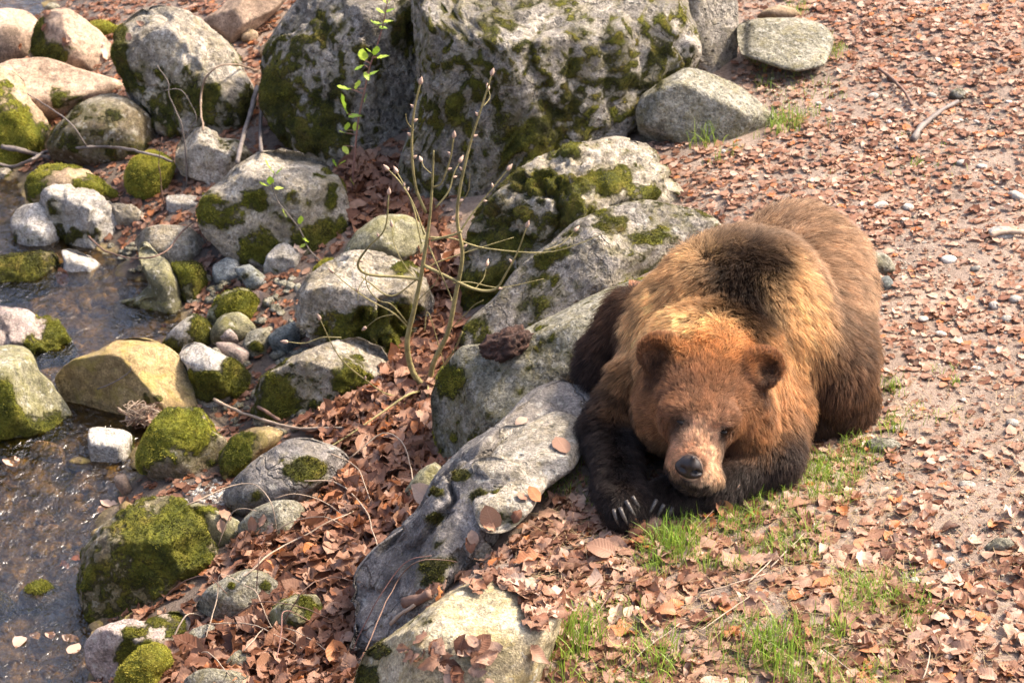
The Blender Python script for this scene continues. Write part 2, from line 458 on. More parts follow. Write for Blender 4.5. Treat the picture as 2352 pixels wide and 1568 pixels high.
ROCKS = []
def rock(label, poly, mat, sub=5, T=.75, ext=.22, g=None, moss=(), tone=.3, mossall=0.0, facets=6, n=2.5, c=None, amp=1.0, tilt=(0, 0),
         planes=(), mfreq=1.0, on=None, smooth=3, seed=None, name=None, cat=None, group=None, fr=(.70, .93), lift=0.0, ridges=0.0):
    idx = len(ROCKS); seed = seed if seed is not None else idx * 7 + 3
    rr = np.random.default_rng(seed + 1000)
    P = np.array(poly, float)
    u0, v0 = P.min(0); u1, v1 = P.max(0)
    if c is None:
        x, y = P[:, 0], P[:, 1]; x2, y2 = np.roll(x, -1), np.roll(y, -1)
        cr = x * y2 - x2 * y; A = cr.sum() / 2
        c = (((x + x2) * cr).sum() / 6 / A, ((y + y2) * cr).sum() / 6 / A)
    cu, cv = c
    if g is None:
        low = P[P[:, 1] > v1 - .12 * (v1 - v0)]
        g = (low[:, 0].mean(), v1)
    G = hit_ground(*g) + np.array([0, 0, lift])
    if on is not None:                         # rests on another stone
        ob_, pv_, fc_ = next((q[0], q[1], q[2]) for q in ROCKS if q[0]['label'].startswith(on))
        hb = BVHTree.FromPolygons([tuple(q) for q in pv_], [tuple(q) for q in fc_]).ray_cast(Vector(CAM), Vector(rays(cu, cv)).normalized())
        if hb[0] is not None: G = np.array(hb[0]) + .3 * (v1 - cv) / F * 7 * UP * -1
    tG = (G - CAM) @ FWD
    s = tG / F
    below = np.maximum(0, P[:, 1] - cv)
    P[:, 1] += below * ext
    tab = radius_table(P, cu, cv, smooth)
    W = (u1 - u0) * s; H = (v1 - v0) * s
    size = min(W, H)
    Td = T * (0.5 * size + 0.12 * (W + H))
    V, Fc = ico(sub)
    ph = np.arctan2(V[:, 1], V[:, 0]); rho = np.hypot(V[:, 0], V[:, 1]); w = V[:, 2]
    k = (rho ** n + abs(w) ** n) ** (1 / n)
    rho = rho / k; w = w / k
    ii = (ph % (2 * np.pi)) / (2 * np.pi) * 720
    i0 = ii.astype(int) % 720; f = ii - np.floor(ii)
    Rr = tab[i0] * (1 - f) + tab[(i0 + 1) % 720] * f
    a = Rr * np.cos(ph) * rho * s; b = Rr * np.sin(ph) * rho * s
    wv = w * Td
    back = w < -0.02
    L = []
    for (wx_, wy_, wz_, q) in planes:          # facing given in the scene's own axes
        nv = np.array([wx_, wy_, wz_], float); nv /= np.linalg.norm(nv)
        L.append((nv[0], nv @ UP, -(nv @ FWD), q))
    for _ in range(facets):
        th = rr.uniform(0, 2 * np.pi); nw = rr.uniform(.35, .95); h = math.sqrt(1 - nw * nw)
        L.append((h * math.cos(th), h * math.sin(th), nw, rr.uniform(*fr)))
    lim_all = np.full(len(wv), 1e3)
    for (na, nb, nw, q) in L:
        if nw < .12: continue
        sup = (na * a + nb * b + nw * wv).max()
        lim = (sup * q - na * a - nb * b) / nw
        lim_all = np.minimum(lim_all, lim)
    d = lim_all - wv
    sm = .035 * size
    cut = np.minimum(wv, lim_all) - sm * np.exp(-abs(d) / sm) * .35
    floorw = -0.55 * Td * np.sqrt(np.clip(1 - rho ** 2, 0, 1)) - .05 * Td
    smx = lambda a_, b_, k_: .5 * (a_ + b_ + np.sqrt((a_ - b_) ** 2 + k_ * k_))
    wv2 = np.where(back, np.minimum(wv, cut - .03 * size), np.minimum(smx(cut, floorw, .07 * size), np.maximum(wv, cut)))
    # back: same cuts mirrored loosely so that it is a stone from behind too
    mu, mv = cu + a / s, cv - b / s
    bg_rel = (v1 - cv) / max(1e-6, ((P[:, 1].max() - cv)))
    front = Td * (max(0.0, 1 - min(1, bg_rel) ** n)) ** (1 / n)
    tc = tG + front * .75
    t = tc - wv2 + tilt[0] * a + tilt[1] * b
    pos = CAM + rays(mu, mv) * t[:, None]
    ctr = CAM + rays(cu, cv) * tc
    nrm = pos - ctr; nrm /= np.linalg.norm(nrm, axis=1)[:, None] + 1e-9
    o1 = rr.uniform(-50, 50, 3)
    disp = amp * (.045 * size * fbm(pos * (2.2 / size) + o1, 3, seed) + (.013 if size > .45 else .022) * fbm(pos * 10 + o1, 5, seed + 3, .6) * min(1, size / .35)
                  + .004 * fbm(pos * 45 + o1, 3, seed + 5, .65))
    if ridges > 0:
        rn = 1 - abs(fbm(pos * np.array([7, 7, 4.0]) + o1, 4, seed + 9))
        disp = disp - ridges * .05 * smooth01(rn, .8, 1.0)
    pos = pos + nrm * disp[:, None]
    # moss
    m = np.full(len(pos), float(mossall)); px, py, _ = to_px(pos)
    for (mu_, mv_, ru, rv, st) in moss:
        q = ((px - mu_) / ru) ** 2 + ((py - mv_) / rv) ** 2
        m = np.maximum(m, st * np.clip(1.2 - .50 * q, 0, 1))
    nz = fbm(pos * 9 * mfreq + o1, 4, seed + 21, .62) * 1.1 + fbm(pos * 28 * mfreq + o1, 3, seed + 22, .6) * .8 * mfreq
    mm = np.clip(m + nz * np.where(m > .02, 1.0, .0) * np.clip(1.45 - m, .4, 1), 0, 1) if (len(moss) or mossall) else m
    grow = smooth01(mm, .45, .85)
    pos = pos + nrm * (grow * (.004 + .005 * fbm(pos * 60, 2, seed + 31)))[:, None] * min(1, size / .2)
    loc = G.copy()
    o = link_mesh(name or ('boulder' if size > .17 else 'stone'), pos, Fc, RM[mat], loc=loc)
    put_attr(o, 'moss', mm); put_attr(o, 'moss_tone', np.clip(tone + .5 * fbm(pos * 6, 3, seed + 41), 0, 1))
    tag(o, label, cat or ('boulder' if size > .17 else 'stone'), group)
    ROCKS.append((o, pos, Fc, grow, nrm, tone, size))
    return o

def pl(s):
    v = [float(x) for x in s.replace(';', ',').split(',')]
    return list(zip(v[0::2], v[1::2]))

FRONT = (0, -1, .12, .55)
# --- far left stones by the upper stream
rock('smooth brown boulder cut off by the far upper left corner', pl('-60,30,-20,22,33,20,67,27,88,50,92,80,75,125,40,140,-60,150'), 'brown', 4, facets=2, n=2.2, amp=.5)
rock('brown pointed boulder with moss down its shaded left edge in the upper left', pl('90,45,113,25,160,22,187,37,227,67,257,100,262,128,240,165,200,160,133,150,67,140,72,95'), 'brown', 5, facets=4,
     moss=[(88,95,18,55,1.0),(120,120,30,22,.9),(150,115,20,10,.5)], tone=.35, planes=[(-.7,-.6,.35,.62),(.5,-.3,.8,.7)])
rock('long flat pinkish tan slab lying below the two brown boulders', pl('-60,160,0,147,30,136,80,133,133,141,200,163,283,188,292,202,262,216,180,250,150,270,60,265,-60,260'), 'brown', 5, facets=3, n=2.3, amp=.5,
     planes=[(.05,-.35,.93,.62)], moss=[(145,225,22,18,.8),(170,240,18,20,.7)], g=(150,262))
rock('pale tan boulder on the left frame edge with bright green moss below', pl('-70,160,0,152,30,160,53,187,67,227,100,262,116,300,114,340,118,362,60,385,-70,390'), 'tan', 5, facets=5,
     moss=[(20,300,48,48,1.15),(55,320,45,38,1.1),(20,360,70,30,1.0),(10,220,20,25,.4)], tone=.75, planes=[(.55,-.4,.72,.6),(-.1,-.9,.4,.6)])
rock('dark olive dome boulder with pale streaks in front of the tan slab', pl('108,325,130,290,167,253,200,230,240,216,283,220,333,253,367,293,392,317,388,345,350,360,267,376,167,374,120,358'), 'dark', 5, facets=4, n=2.3, amp=.7,
     moss=[(190,300,70,50,.45),(320,345,35,22,.75),(250,330,60,30,.4)], tone=.15)
rock('big speckled cream boulder with dark moss on its lower left in the upper left', pl('287,57,320,30,363,17,420,18,467,43,510,77,547,120,573,173,593,207,585,247,565,290,533,305,483,300,417,296,360,280,317,235,287,193,265,150,258,117,270,77'), 'pale', 6, facets=7,
     moss=[(272,115,18,55,1.05),(300,190,22,40,.6),(350,190,38,45,.62),(400,240,50,50,.72),(430,180,35,40,.5),(470,230,40,40,.5),(560,235,25,30,.8),(540,110,12,30,.5),(360,260,40,25,.7),(520,260,60,40,.45)], tone=.25,
     planes=[(.45,-.15,.9,.80),(-.35,-.85,.35,.60)], ridges=.4)
rock('smooth grey brown rock at the top edge above the cream boulder', pl('468,42,500,22,530,-10,560,-40,650,-40,665,-10,640,22,590,58,560,84,533,95,508,70'), 'brown', 5, facets=3, n=2.3, amp=.5, planes=[(.2,-.7,.7,.7)])
rock('small rounded tan cobble among leaves at the top centre', pl('556,80,573,68,592,75,590,90,572,97,556,93'), 'tan', 3, facets=2)
rock('little tan wedge stone against the big mossy boulder', pl('596,112,612,96,641,76,637,108,618,128,602,134'), 'tan', 3, facets=3)
# --- the two giants
rock('tall grey boulder thick with dark moss left of the giant boulder', pl('594,190,612,120,640,62,672,20,720,-50,830,-70,960,-60,985,0,985,140,960,290,925,350,870,372,800,385,742,372,690,335,622,275,596,225'), 'grey', 6, facets=7, T=.8, g=(760,392),
     moss=[(650,190,60,95,.70),(760,90,40,60,.5),(700,300,90,55,.72),(740,210,55,60,.55),(935,60,28,50,.75),(800,310,60,45,.5),(620,215,32,60,.95),(840,150,28,36,.45)], tone=.15,
     planes=[(.0,-.25,.97,.86),(-.45,-.85,.3,.62),(.35,-.9,.2,.66)], ridges=.5, mfreq=1.5)
rock('giant grey limestone boulder with a sunlit flat top and mossy right foot', pl('955,-40,1000,-90,1250,-120,1500,-100,1575,-30,1602,60,1618,125,1590,188,1530,225,1478,262,1400,325,1270,360,1180,410,1110,475,1065,522,1010,515,950,430,918,385,925,330,945,240,955,110'), 'grey', 6, facets=4, T=.75, g=(1040,520), ext=.15, n=3,
     moss=[(1300,270,90,80,.66),(1420,190,110,80,.58),(1240,300,40,50,.75),(1080,215,40,45,.75),(1120,130,22,90,.42),(1090,310,26,70,.45),(1510,120,60,50,.6),(1540,60,35,70,.5),(1220,330,45,40,.9),(990,430,55,60,.42),(1260,130,80,50,.30),(1180,320,70,80,.34),(1350,100,70,40,.25),(1000,230,60,80,.24)], tone=.2, mossall=.05,
     planes=[(.02,-.14,.99,.60),(-.35,-.93,.08,.60),(.30,-.93,.18,.62)], ridges=.5, fr=(.8,.95), mfreq=1.6)
rock('grey rock with a tan slanting face behind the right shoulder of the giant boulder', pl('1490,-60,1600,-80,1690,-60,1690,0,1692,90,1690,150,1650,172,1600,150,1560,90,1510,20'), 'grey', 5, facets=5, planes=[(.75,-.6,.25,.6)], g=(1670,170))
rock('broad flat grey slab lying in the leaves right of the giant boulder', pl('1692,62,1715,48,1760,42,1842,42,1890,58,1915,84,1908,118,1890,145,1830,158,1760,142,1702,122'), 'speck', 5, T=.38, facets=1, n=2.6, amp=.5, tilt=(.0,1.3), ext=.12, lift=-.05)
rock('small tan stone peeping out above the broad flat slab', pl('1738,40,1755,22,1790,12,1825,20,1840,40,1800,48'), 'tan', 3, facets=3)
rock('rounded grey boulder with a cracked top beside the grass right of centre', pl('1462,272,1468,240,1482,218,1530,180,1575,157,1640,172,1700,200,1750,238,1782,268,1764,312,1700,328,1620,334,1540,336,1475,325'), 'speck', 5, facets=5, amp=.7,
     planes=[(.35,-.2,.93,.80),(-.1,-.95,.25,.62)], moss=[(1500,195,25,12,.45),(1640,170,12,8,.5)], tone=.4)
# --- bank rocks
rock('ridged pale grey rock with mossy hollows and a mossy left slope beside the shrub', pl('1045,650,1058,560,1100,480,1170,420,1230,368,1330,330,1400,317,1470,325,1512,350,1532,390,1560,430,1572,470,1500,520,1400,560,1300,600,1220,650,1180,700,1085,760,1045,745'), 'pale', 6, facets=7, T=.6, g=(1060,745), ext=.05,
     moss=[(1210,420,75,28,.8),(1130,480,60,40,.75),(1390,420,65,35,.85),(1460,440,30,20,.8),(1160,560,60,30,.55),(1110,660,55,45,1.0),(1150,640,45,38,1.0),(1300,350,60,16,.5),(1330,470,60,18,.4),(1250,500,50,18,.45)], tone=.3, mossall=.12,
     planes=[(.3,-.1,.95,.80),(-.5,-.7,.5,.66)], ridges=.8, c=(1290,500))
rock('rough speckled grey rock running up behind the shoulder of the bear', pl('1060,800,1068,745,1130,690,1180,622,1260,558,1330,500,1400,474,1480,461,1560,473,1645,500,1680,560,1600,660,1480,690,1400,720,1270,770,1130,830,1070,830'), 'grey', 6, facets=5, T=.55, g=(1066,800), ext=.02,
     moss=[(1410,520,30,20,.6),(1500,545,28,16,.45),(1240,600,28,18,.5),(1300,650,30,16,.45),(1480,640,40,20,.4),(1350,560,30,15,.3)], tone=.3, mossall=.14, planes=[(-.45,-.6,.66,.7)], c=(1370,630))
rock('large green grey slab sloping down from the left side of the bear', pl('1060,795,1130,785,1250,735,1350,682,1440,650,1520,640,1560,760,1500,900,1400,930,1290,960,1180,1020,1120,1050,1060,1090,1018,1076,997,1000,990,920,1020,850'), 'speck', 6, facets=4, T=.55, g=(1020,1085), ext=.02,
     moss=[(1030,880,35,35,.75),(1035,1000,25,18,.65),(1000,1050,18,45,.6),(1100,740,40,20,.7)], tone=.5, mossall=.08, planes=[(-.45,-.62,.64,.7),(-.8,-.55,.2,.75)], c=(1250,850), amp=.7)
rock('long blue grey ledge rock curving down from the forepaw of the bear', pl('1290,868,1340,878,1395,890,1390,950,1350,1010,1300,1080,1260,1140,1220,1190,1200,1240,1130,1290,1060,1340,1010,1390,940,1450,855,1492,810,1475,802,1420,805,1350,830,1290,895,1225,960,1172,1010,1092,1070,1030,1120,990,1170,940,1220,892'), 'blue', 6, facets=5, T=.62, g=(815,1478), ext=.02, c=(1060,1170), tilt=(.0,.50),
     moss=[(1150,1080,22,10,.95),(1060,1090,22,12,.95),(1003,1130,15,9,.9),(1000,1190,20,11,.95),(1110,1140,35,13,.85),(1005,1250,10,10,.9),(985,1310,35,30,.8),(1030,1290,18,12,.6),(1160,1030,20,14,.8)], tone=.1,
     planes=[(.1,-.25,.96,.72),(-.75,-.6,.3,.62)], ridges=.8, seed=77)
rock('broad worn shelf of pale rock merging into the soil left of the forepaw', pl('1085,1150,1110,1080,1150,1020,1205,975,1275,945,1330,960,1345,1010,1320,1075,1260,1120,1215,1180,1160,1225,1105,1220'), 'pale', 5, T=.32, facets=3, n=2.6, tilt=(-.15,1.3), ext=.0, lift=.015, amp=.8, moss=[(1165,1190,30,12,.6)], tone=.3)
rock('flattish grey block set on top of the ledge left of the forepaw', pl('1141,992,1167,975,1217,978,1252,1014,1238,1044,1177,1050,1150,1030'), 'pale', 4, T=.4, facets=4, on='long blue grey ledge', planes=[(-.1,-.3,.95,.6)], ext=.1)
rock('worn pale block set along the crest of the ledge', pl('1084,1064,1110,1050,1151,1050,1201,1073,1216,1112,1167,1137,1117,1130,1090,1100'), 'pale', 4, T=.4, facets=4, on='long blue grey ledge', planes=[(-.1,-.3,.95,.6)], ext=.1)
rock('flat chipped stone bedded in leaves at the foot of the ledge crest', pl('1065,1265,1090,1245,1118,1240,1135,1268,1105,1284,1072,1280'), 'pale', 3, T=.4, facets=3, on='long blue grey ledge')
rock('cream yellow boulder half buried in leaves at the bottom centre', pl('800,1620,822,1560,842,1502,920,1442,1000,1382,1080,1340,1140,1324,1215,1333,1275,1352,1300,1385,1290,1440,1260,1510,1235,1590,1190,1660,900,1690'), 'cream', 6, facets=3, T=.6, g=(1020,1640), ext=.0, n=2.4, c=(1060,1510), amp=.6,
     moss=[(870,1490,26,22,.8),(840,1550,25,25,.75),(950,1425,30,12,.4)], tone=.25, planes=[(.1,-.2,.97,.75)])
# --- mid left
rock('grey white boulder with a heavy moss skirt left of the leafy sapling', pl('455,482,480,440,530,400,580,360,640,341,690,345,740,370,770,400,792,430,803,490,792,545,740,580,690,590,600,604,560,592,500,552,462,522'), 'pale', 6, facets=6,
     moss=[(585,465,28,25,.75),(520,500,45,30,.8),(590,560,40,40,.85),(740,540,55,40,1.0),(640,500,25,20,.4),(700,470,60,22,.55),(760,420,30,30,.5),(480,480,30,30,.7)], tone=.35, planes=[(.2,.1,.97,.7),(-.2,-.92,.3,.62)])
rock('beige angular rock under the pale arching stick', pl('405,335,420,310,437,298,467,292,497,305,505,318,547,327,583,358,570,385,533,412,500,432,467,412,420,395,402,373'), 'pale', 5, facets=7, moss=[(530,330,30,10,.4),(560,360,20,20,.35)], tone=.2, planes=[(.15,-.2,.95,.7),(-.2,-.95,.2,.6)])
rock('round hummock of bright green moss beside the dark dome', pl('286,405,298,375,316,357,347,349,383,362,399,385,386,418,362,450,327,455,296,432'), 'olive', 5, facets=0, n=2.1, mossall=1.1, tone=.75, name='moss_hummock', cat='moss', amp=.8)
rock('low tan rock with moss on both ends above the white boulder', pl('55,428,72,400,97,382,150,377,200,394,240,420,280,448,302,470,200,475,107,475,58,455'), 'tan', 5, facets=3, moss=[(85,430,30,35,.75),(225,430,55,25,.95),(130,378,60,10,.6)], tone=.55, g=(180,485))
rock('big chalky white boulder with a dark pitted underside by the stream', pl('87,467,95,440,118,425,160,417,200,430,253,463,293,505,302,535,290,552,240,572,213,579,170,562,145,545,108,522,92,497'), 'white', 5, facets=8, moss=[(230,545,30,22,.35),(160,550,30,20,.5),(120,500,18,30,.3)], tone=.1, planes=[(.2,-.1,.97,.7),(-.35,-.9,.2,.6)], ridges=.5)
rock('white boulder wedged behind the chalky one on its left', pl('25,500,40,480,62,469,95,465,125,500,145,545,130,575,80,575,35,558,25,530'), 'white', 4, facets=5, moss=[(50,545,30,20,.3)])
rock('flat grey green slab tucked behind the chalky white boulder', pl('255,470,300,469,330,490,346,505,322,518,270,520'), 'pale', 4, facets=3, T=.5)
rock('pale blue brick shaped stone in the leaves', pl('381,460,386,449,420,447,452,450,461,463,455,482,420,492,385,488'), 'white', 4, facets=3, n=3.5, planes=[(0,-.2,1,.6),(0,-1,.1,.7)])
rock('smooth pale slab leaning with a crack across its corner', pl('309,552,333,526,367,516,430,519,457,538,475,556,455,585,433,607,393,608,360,592,322,578'), 'pale', 5, facets=3, T=.5, n=3, amp=.4, planes=[(.1,-.6,.8,.6)])
rock('upright boot shaped grey green stone standing in the water', pl('316,590,320,566,340,558,363,583,387,607,407,640,420,683,428,720,400,752,350,758,300,745,268,722,262,692,318,684,343,657,332,628'), 'olive', 5, facets=4, T=.55, c=(374,682), moss=[(330,720,50,25,.35)], tone=.3, smooth=1.5, planes=[(-.5,-.8,.3,.65)], g=(360,735), ext=.1)
rock('cream stone with a yellow stained side half in the stream', pl('141,576,155,572,176,574,207,592,235,610,243,625,227,648,187,668,160,664,134,645,146,608'), 'white', 4, facets=5, planes=[(.3,.1,.94,.65),(-.1,-.95,.2,.6)])
rock('small bluish white cobble by the left water edge', pl('60,572,76,563,98,569,102,582,80,588'), 'white', 3, facets=2)
rock('low broad rock furred with brown green moss at the left edge', pl('-60,600,0,590,50,584,93,579,128,582,138,610,133,640,113,662,90,684,40,690,-60,680'), 'dark', 5, facets=3, mossall=.75, tone=.2)
rock('small mossy cube beside the boot shaped stone', pl('395,608,425,603,463,608,475,656,468,686,430,698,413,662'), 'olive', 4, facets=4, mossall=.8, tone=.3)
rock('dark slate stone in the shade of the mossy boulder', pl('489,613,518,592,547,598,553,623,560,642,533,646,493,647'), 'slate', 4, facets=4)
rock('jagged little grey stone between slate and white block', pl('539,618,573,607,600,626,624,643,602,660,573,665,558,645'), 'slate', 4, facets=5, moss=[(580,630,20,12,.5)])
rock('square white block under the heavy moss skirt', pl('605,622,612,590,632,566,652,555,668,563,694,586,690,622,660,632,625,634'), 'white', 4, facets=5, planes=[(.1,-.25,.95,.62),(-.1,-1,.1,.62)], moss=[(625,625,25,10,.5)])
rock('humped stone capped in moss right of the mossy cube', pl('482,712,500,685,522,668,567,662,592,683,608,713,605,740,533,742,478,734'), 'olive', 4, facets=3, moss=[(550,700,50,30,1.0)], tone=.4)
rock('pointed stone with white front and mossy cap at the water edge', pl('375,783,405,750,443,718,467,730,485,753,486,790,450,804,398,806'), 'white', 4, facets=4, moss=[(460,750,28,30,1.0),(400,790,30,15,.8),(450,790,40,15,.7)], tone=.3)
rock('olive grey angular stone behind the small pink one', pl('481,763,513,725,553,719,589,753,569,776,533,786,490,790'), 'olive', 4, facets=4)
rock('small upright pinkish stone', pl('502,776,514,760,527,749,543,762,549,783,527,794'), 'pink', 3, facets=3)
rock('flat pink brown stone below the small upright one', pl('495,786,547,789,572,810,565,842,533,830,511,812'), 'pink', 4, facets=4, T=.5)
rock('chunky grey stone with a patch of moss among pebbles', pl('555,792,573,762,617,755,623,786,615,815,583,820,565,812'), 'speck', 4, facets=4, moss=[(592,800,18,12,.8)])
rock('smooth blue grey stone leaning on the big white boulder', pl('615,773,640,752,680,738,692,776,682,806,643,818,618,792'), 'slate', 4, facets=3, n=2.3)
rock('cream topped stone with a vivid green moss front', pl('411,815,433,792,460,789,500,808,540,826,569,862,553,902,520,920,473,934,451,908,441,875,428,842'), 'white', 5, facets=4, moss=[(480,885,50,35,1.15),(540,860,35,40,1.1),(550,890,20,30,.9)], tone=.4)
rock('big ochre boulder with a dark shaded front in the middle of the stream', pl('127,872,140,848,173,824,233,804,267,785,307,775,350,779,387,799,420,829,439,873,452,906,466,948,400,965,333,972,233,982,173,962,145,918'), 'yell', 6, facets=1, n=2.6, amp=.6, T=.85,
     planes=[(-.42,-.90,.02,.48),(.55,-.42,.72,.62),(.0,.2,.98,.8)], moss=[(345,910,20,20,.4),(240,960,90,18,.35)], tone=.2, c=(310,880))
rock('pinkish white rock with a thick moss side at the left edge of the pool', pl('-60,712,0,706,50,711,87,722,130,731,147,750,167,783,182,816,165,842,127,860,60,860,-60,860'), 'pink', 5, facets=5, moss=[(140,785,38,55,1.1),(100,820,50,40,1.0),(120,725,30,10,.7)], tone=.45, planes=[(.1,-.2,.97,.65)], ridges=.6)
rock('smooth olive grey boulder with moss on its foot at the left edge', pl('-70,798,0,793,50,797,75,816,92,853,122,876,142,906,169,950,158,992,100,1010,33,1022,-70,1030'), 'olive', 5, facets=2, n=2.3, amp=.5, moss=[(110,980,60,35,.8),(10,920,25,40,1.0),(5,960,40,40,.9)], tone=.3)
rock('clean white block with square corners below the ochre boulder', pl('202,1035,203,992,212,979,253,985,297,995,305,1030,299,1066,260,1080,220,1076'), 'white', 4, facets=3, n=3.6, T=.9, planes=[(.1,-.2,.97,.60),(-.1,-1,.1,.62),(.8,-.5,.2,.7)], moss=[(302,1040,8,25,.6)])
rock('rock with a golden green moss mat right of the white block', pl('313,1042,333,1000,357,963,383,933,430,930,465,945,492,985,522,1010,528,1048,467,1085,400,1096,350,1085,318,1064'), 'dark', 5, facets=3, moss=[(400,985,75,45,1.1),(350,1030,40,40,1.0),(420,1040,60,30,.6)], tone=.62, planes=[(-.05,-.35,.93,.65)])
rock('tan stone with a green mossy front at the side channel', pl('506,1045,533,1005,573,982,622,979,652,992,635,1020,602,1045,562,1085,520,1105,507,1078'), 'yell', 5, facets=3, moss=[(540,1055,35,40,1.0),(570,1020,25,20,.4)], tone=.3)
rock('grey boulder with one square moss patch on its right', pl('519,1122,560,1080,620,1038,660,1017,720,1009,772,1025,802,1050,792,1082,740,1115,690,1155,620,1170,560,1170,524,1148'), 'blue', 5, facets=5, moss=[(708,1075,42,28,1.1),(590,1140,14,12,.7),(650,1050,12,10,.5)], tone=.3, planes=[(0,-.5,.86,.7)])
rock('oval grey stone behind the arching dry stems', pl('546,1204,587,1167,633,1147,682,1147,702,1178,695,1220,653,1238,600,1242,552,1228'), 'speck', 4, facets=4, n=2.3)
rock('big round boulder wrapped in dark green moss beside the stream', pl('178,1320,193,1265,227,1222,280,1182,327,1148,377,1137,420,1144,467,1185,493,1232,508,1272,526,1305,520,1338,477,1345,400,1368,333,1398,267,1435,227,1445,198,1400,182,1362'), 'dark', 6, facets=5, T=.8, mossall=.46,
     moss=[(370,1240,110,70,1.0),(420,1190,60,50,1.1),(300,1310,90,50,.85),(440,1290,60,50,.85)], tone=.32, planes=[(-.05,-.3,.95,.72),(-.15,-.95,.2,.62)], g=(250,1435))
rock('olive slab leaning against the right of the big mossy boulder', pl('425,1165,455,1158,500,1173,549,1198,545,1230,513,1256,488,1250,450,1220'), 'olive', 4, facets=2, T=.5, moss=[(470,1180,30,15,.5)], tone=.6)
rock('grey green speckled stone like a turtle back among the leaves', pl('448,1392,473,1352,520,1323,567,1307,610,1314,640,1338,662,1364,627,1392,590,1408,520,1418'), 'speck', 5, facets=2, n=2.2, amp=.5, moss=[(530,1345,8,8,.8),(610,1345,10,10,.6)])
rock('olive green stone right of the turtle backed one', pl('611,1418,640,1384,683,1367,727,1364,742,1388,733,1420,712,1452,650,1468,618,1442'), 'olive', 5, facets=3, moss=[(670,1400,50,35,.5)], tone=.45, planes=[(.5,-.5,.7,.7)])
rock('pinkish white rock with moss stripes near the bottom left corner', pl('195,1478,227,1445,287,1421,333,1427,383,1407,429,1407,440,1430,419,1468,395,1495,367,1520,333,1548,283,1560,230,1556,199,1522'), 'pink', 5, facets=6, moss=[(310,1450,32,16,.85),(355,1430,25,14,.8),(300,1500,30,25,.9),(400,1440,20,25,.4),(330,1490,30,20,.9)], tone=.4, planes=[(.1,-.3,.95,.62),(-.2,-.95,.15,.6)])
rock('bright green moss cushion at the bottom edge', pl('268,1560,285,1528,312,1505,325,1490,355,1478,387,1492,394,1520,375,1548,372,1580,330,1610,280,1605'), 'olive', 5, facets=0, n=2.1, mossall=1.15, tone=.8, name='moss_hummock', cat='moss')
rock('low grey stone showing through the twigs right of the pinkish rock', pl('408,1485,443,1445,493,1431,525,1445,517,1478,470,1505,420,1503'), 'speck', 4, facets=3, T=.5)
rock('half hidden grey stone under leaves near the bottom edge', pl('505,1535,528,1505,550,1492,582,1504,575,1538,540,1548'), 'speck', 4, facets=3, T=.5)
rock('grey stone cut off by the bottom edge', pl('425,1560,467,1537,533,1538,595,1566,580,1610,440,1612'), 'speck', 4, facets=3, T=.5)
rock('wet brown rock with a moss cap standing in the lower pool', pl('46,1365,57,1350,80,1331,110,1337,150,1353,169,1374,152,1398,123,1415,83,1404,48,1396'), 'dark', 4, facets=4, moss=[(105,1348,45,14,1.0)], tone=.5)
rock('mossy stone half out of frame beside the lower pool', pl('-40,1365,5,1362,30,1384,24,1412,-40,1440'), 'olive', 4, facets=1, mossall=1.0, tone=.5)
rock('oval yellowish pebble at the upper rim of the lower pool', pl('149,1062,177,1049,207,1053,220,1068,211,1080,165,1076'), 'yell', 3, facets=1, n=2.2)
rock('little brown egg shaped stone at the edge of the lower pool', pl('262,1098,277,1084,291,1092,305,1125,288,1136,267,1117'), 'brown', 3, facets=1, n=2.2)
rock('small moss dome at the left edge above the lower pool', pl('-40,1030,0,1015,20,1008,53,1002,82,1022,87,1046,40,1062,-40,1066'), 'olive', 4, facets=0, mossall=1.1, tone=.6)
rock('wet brown and white stone right of the small moss dome', pl('68,1030,85,1012,115,1013,148,1030,153,1055,105,1064,75,1055'), 'pink', 4, facets=3, T=.6)
# --- behind the shrub
rock('smooth dark green grey rock behind the bare shrub', pl('783,585,800,555,822,528,870,498,932,493,972,520,985,570,962,610,880,620,800,610'), 'olive', 5, facets=3, n=2.3, amp=.5, g=(880,640))
rock('large white rock with grooved top left of the bare shrub', pl('682,682,700,648,750,608,820,578,890,583,940,604,982,640,993,700,988,765,962,795,930,806,880,824,800,800,720,782,685,752'), 'pale', 6, facets=6,
     moss=[(850,760,55,40,.95),(770,755,50,30,.55),(920,745,50,40,.7),(940,620,30,15,.35)], tone=.2, planes=[(.1,-.25,.96,.66),(-.2,-.95,.2,.64)], ridges=1.2)
rock('tan white boulder with dark moss front below the grooved white rock', pl('582,935,600,868,640,838,700,808,760,784,820,774,872,795,902,845,882,872,852,905,820,945,770,938,700,958,640,975,588,968'), 'pale', 6, facets=5,
     moss=[(640,910,50,50,.8),(710,880,35,40,.6),(800,870,35,40,.85),(690,930,70,25,.7),(830,885,25,25,.9),(650,840,40,14,.4)], tone=.3, planes=[(.4,.0,.9,.68),(-.3,-.9,.3,.62)])
rock('dark green stone under leaves at the foot of the green grey slab', pl('925,1130,964,1080,1000,1060,1026,1088,1010,1120,984,1140'), 'olive', 4, facets=3)
rock('flat bright moss patch behind the pointed brown boulder', pl('200,62,215,50,245,50,270,62,282,78,255,84,220,80'), 'olive', 4, T=.5, facets=0, n=2.1, mossall=1.1, tone=.9, name='moss_hummock', cat='moss')
rock('little moss mound right of the square white block', pl('716,640,722,615,745,598,770,598,780,620,765,642,735,650'), 'olive', 4, facets=0, n=2.1, mossall=1.1, tone=.75, name='moss_hummock', cat='moss')
rock('small grey white stone with moss at the left edge below the thick branch', pl('-30,392,0,384,25,388,40,405,30,422,0,428,-30,425'), 'pale', 4, facets=4, moss=[(30,412,14,14,.9)], tone=.5)
rock('small rounded grey stone behind the flat bright moss patch', pl('100,18,112,8,130,7,140,18,128,28,108,28'), 'speck', 3, facets=2)
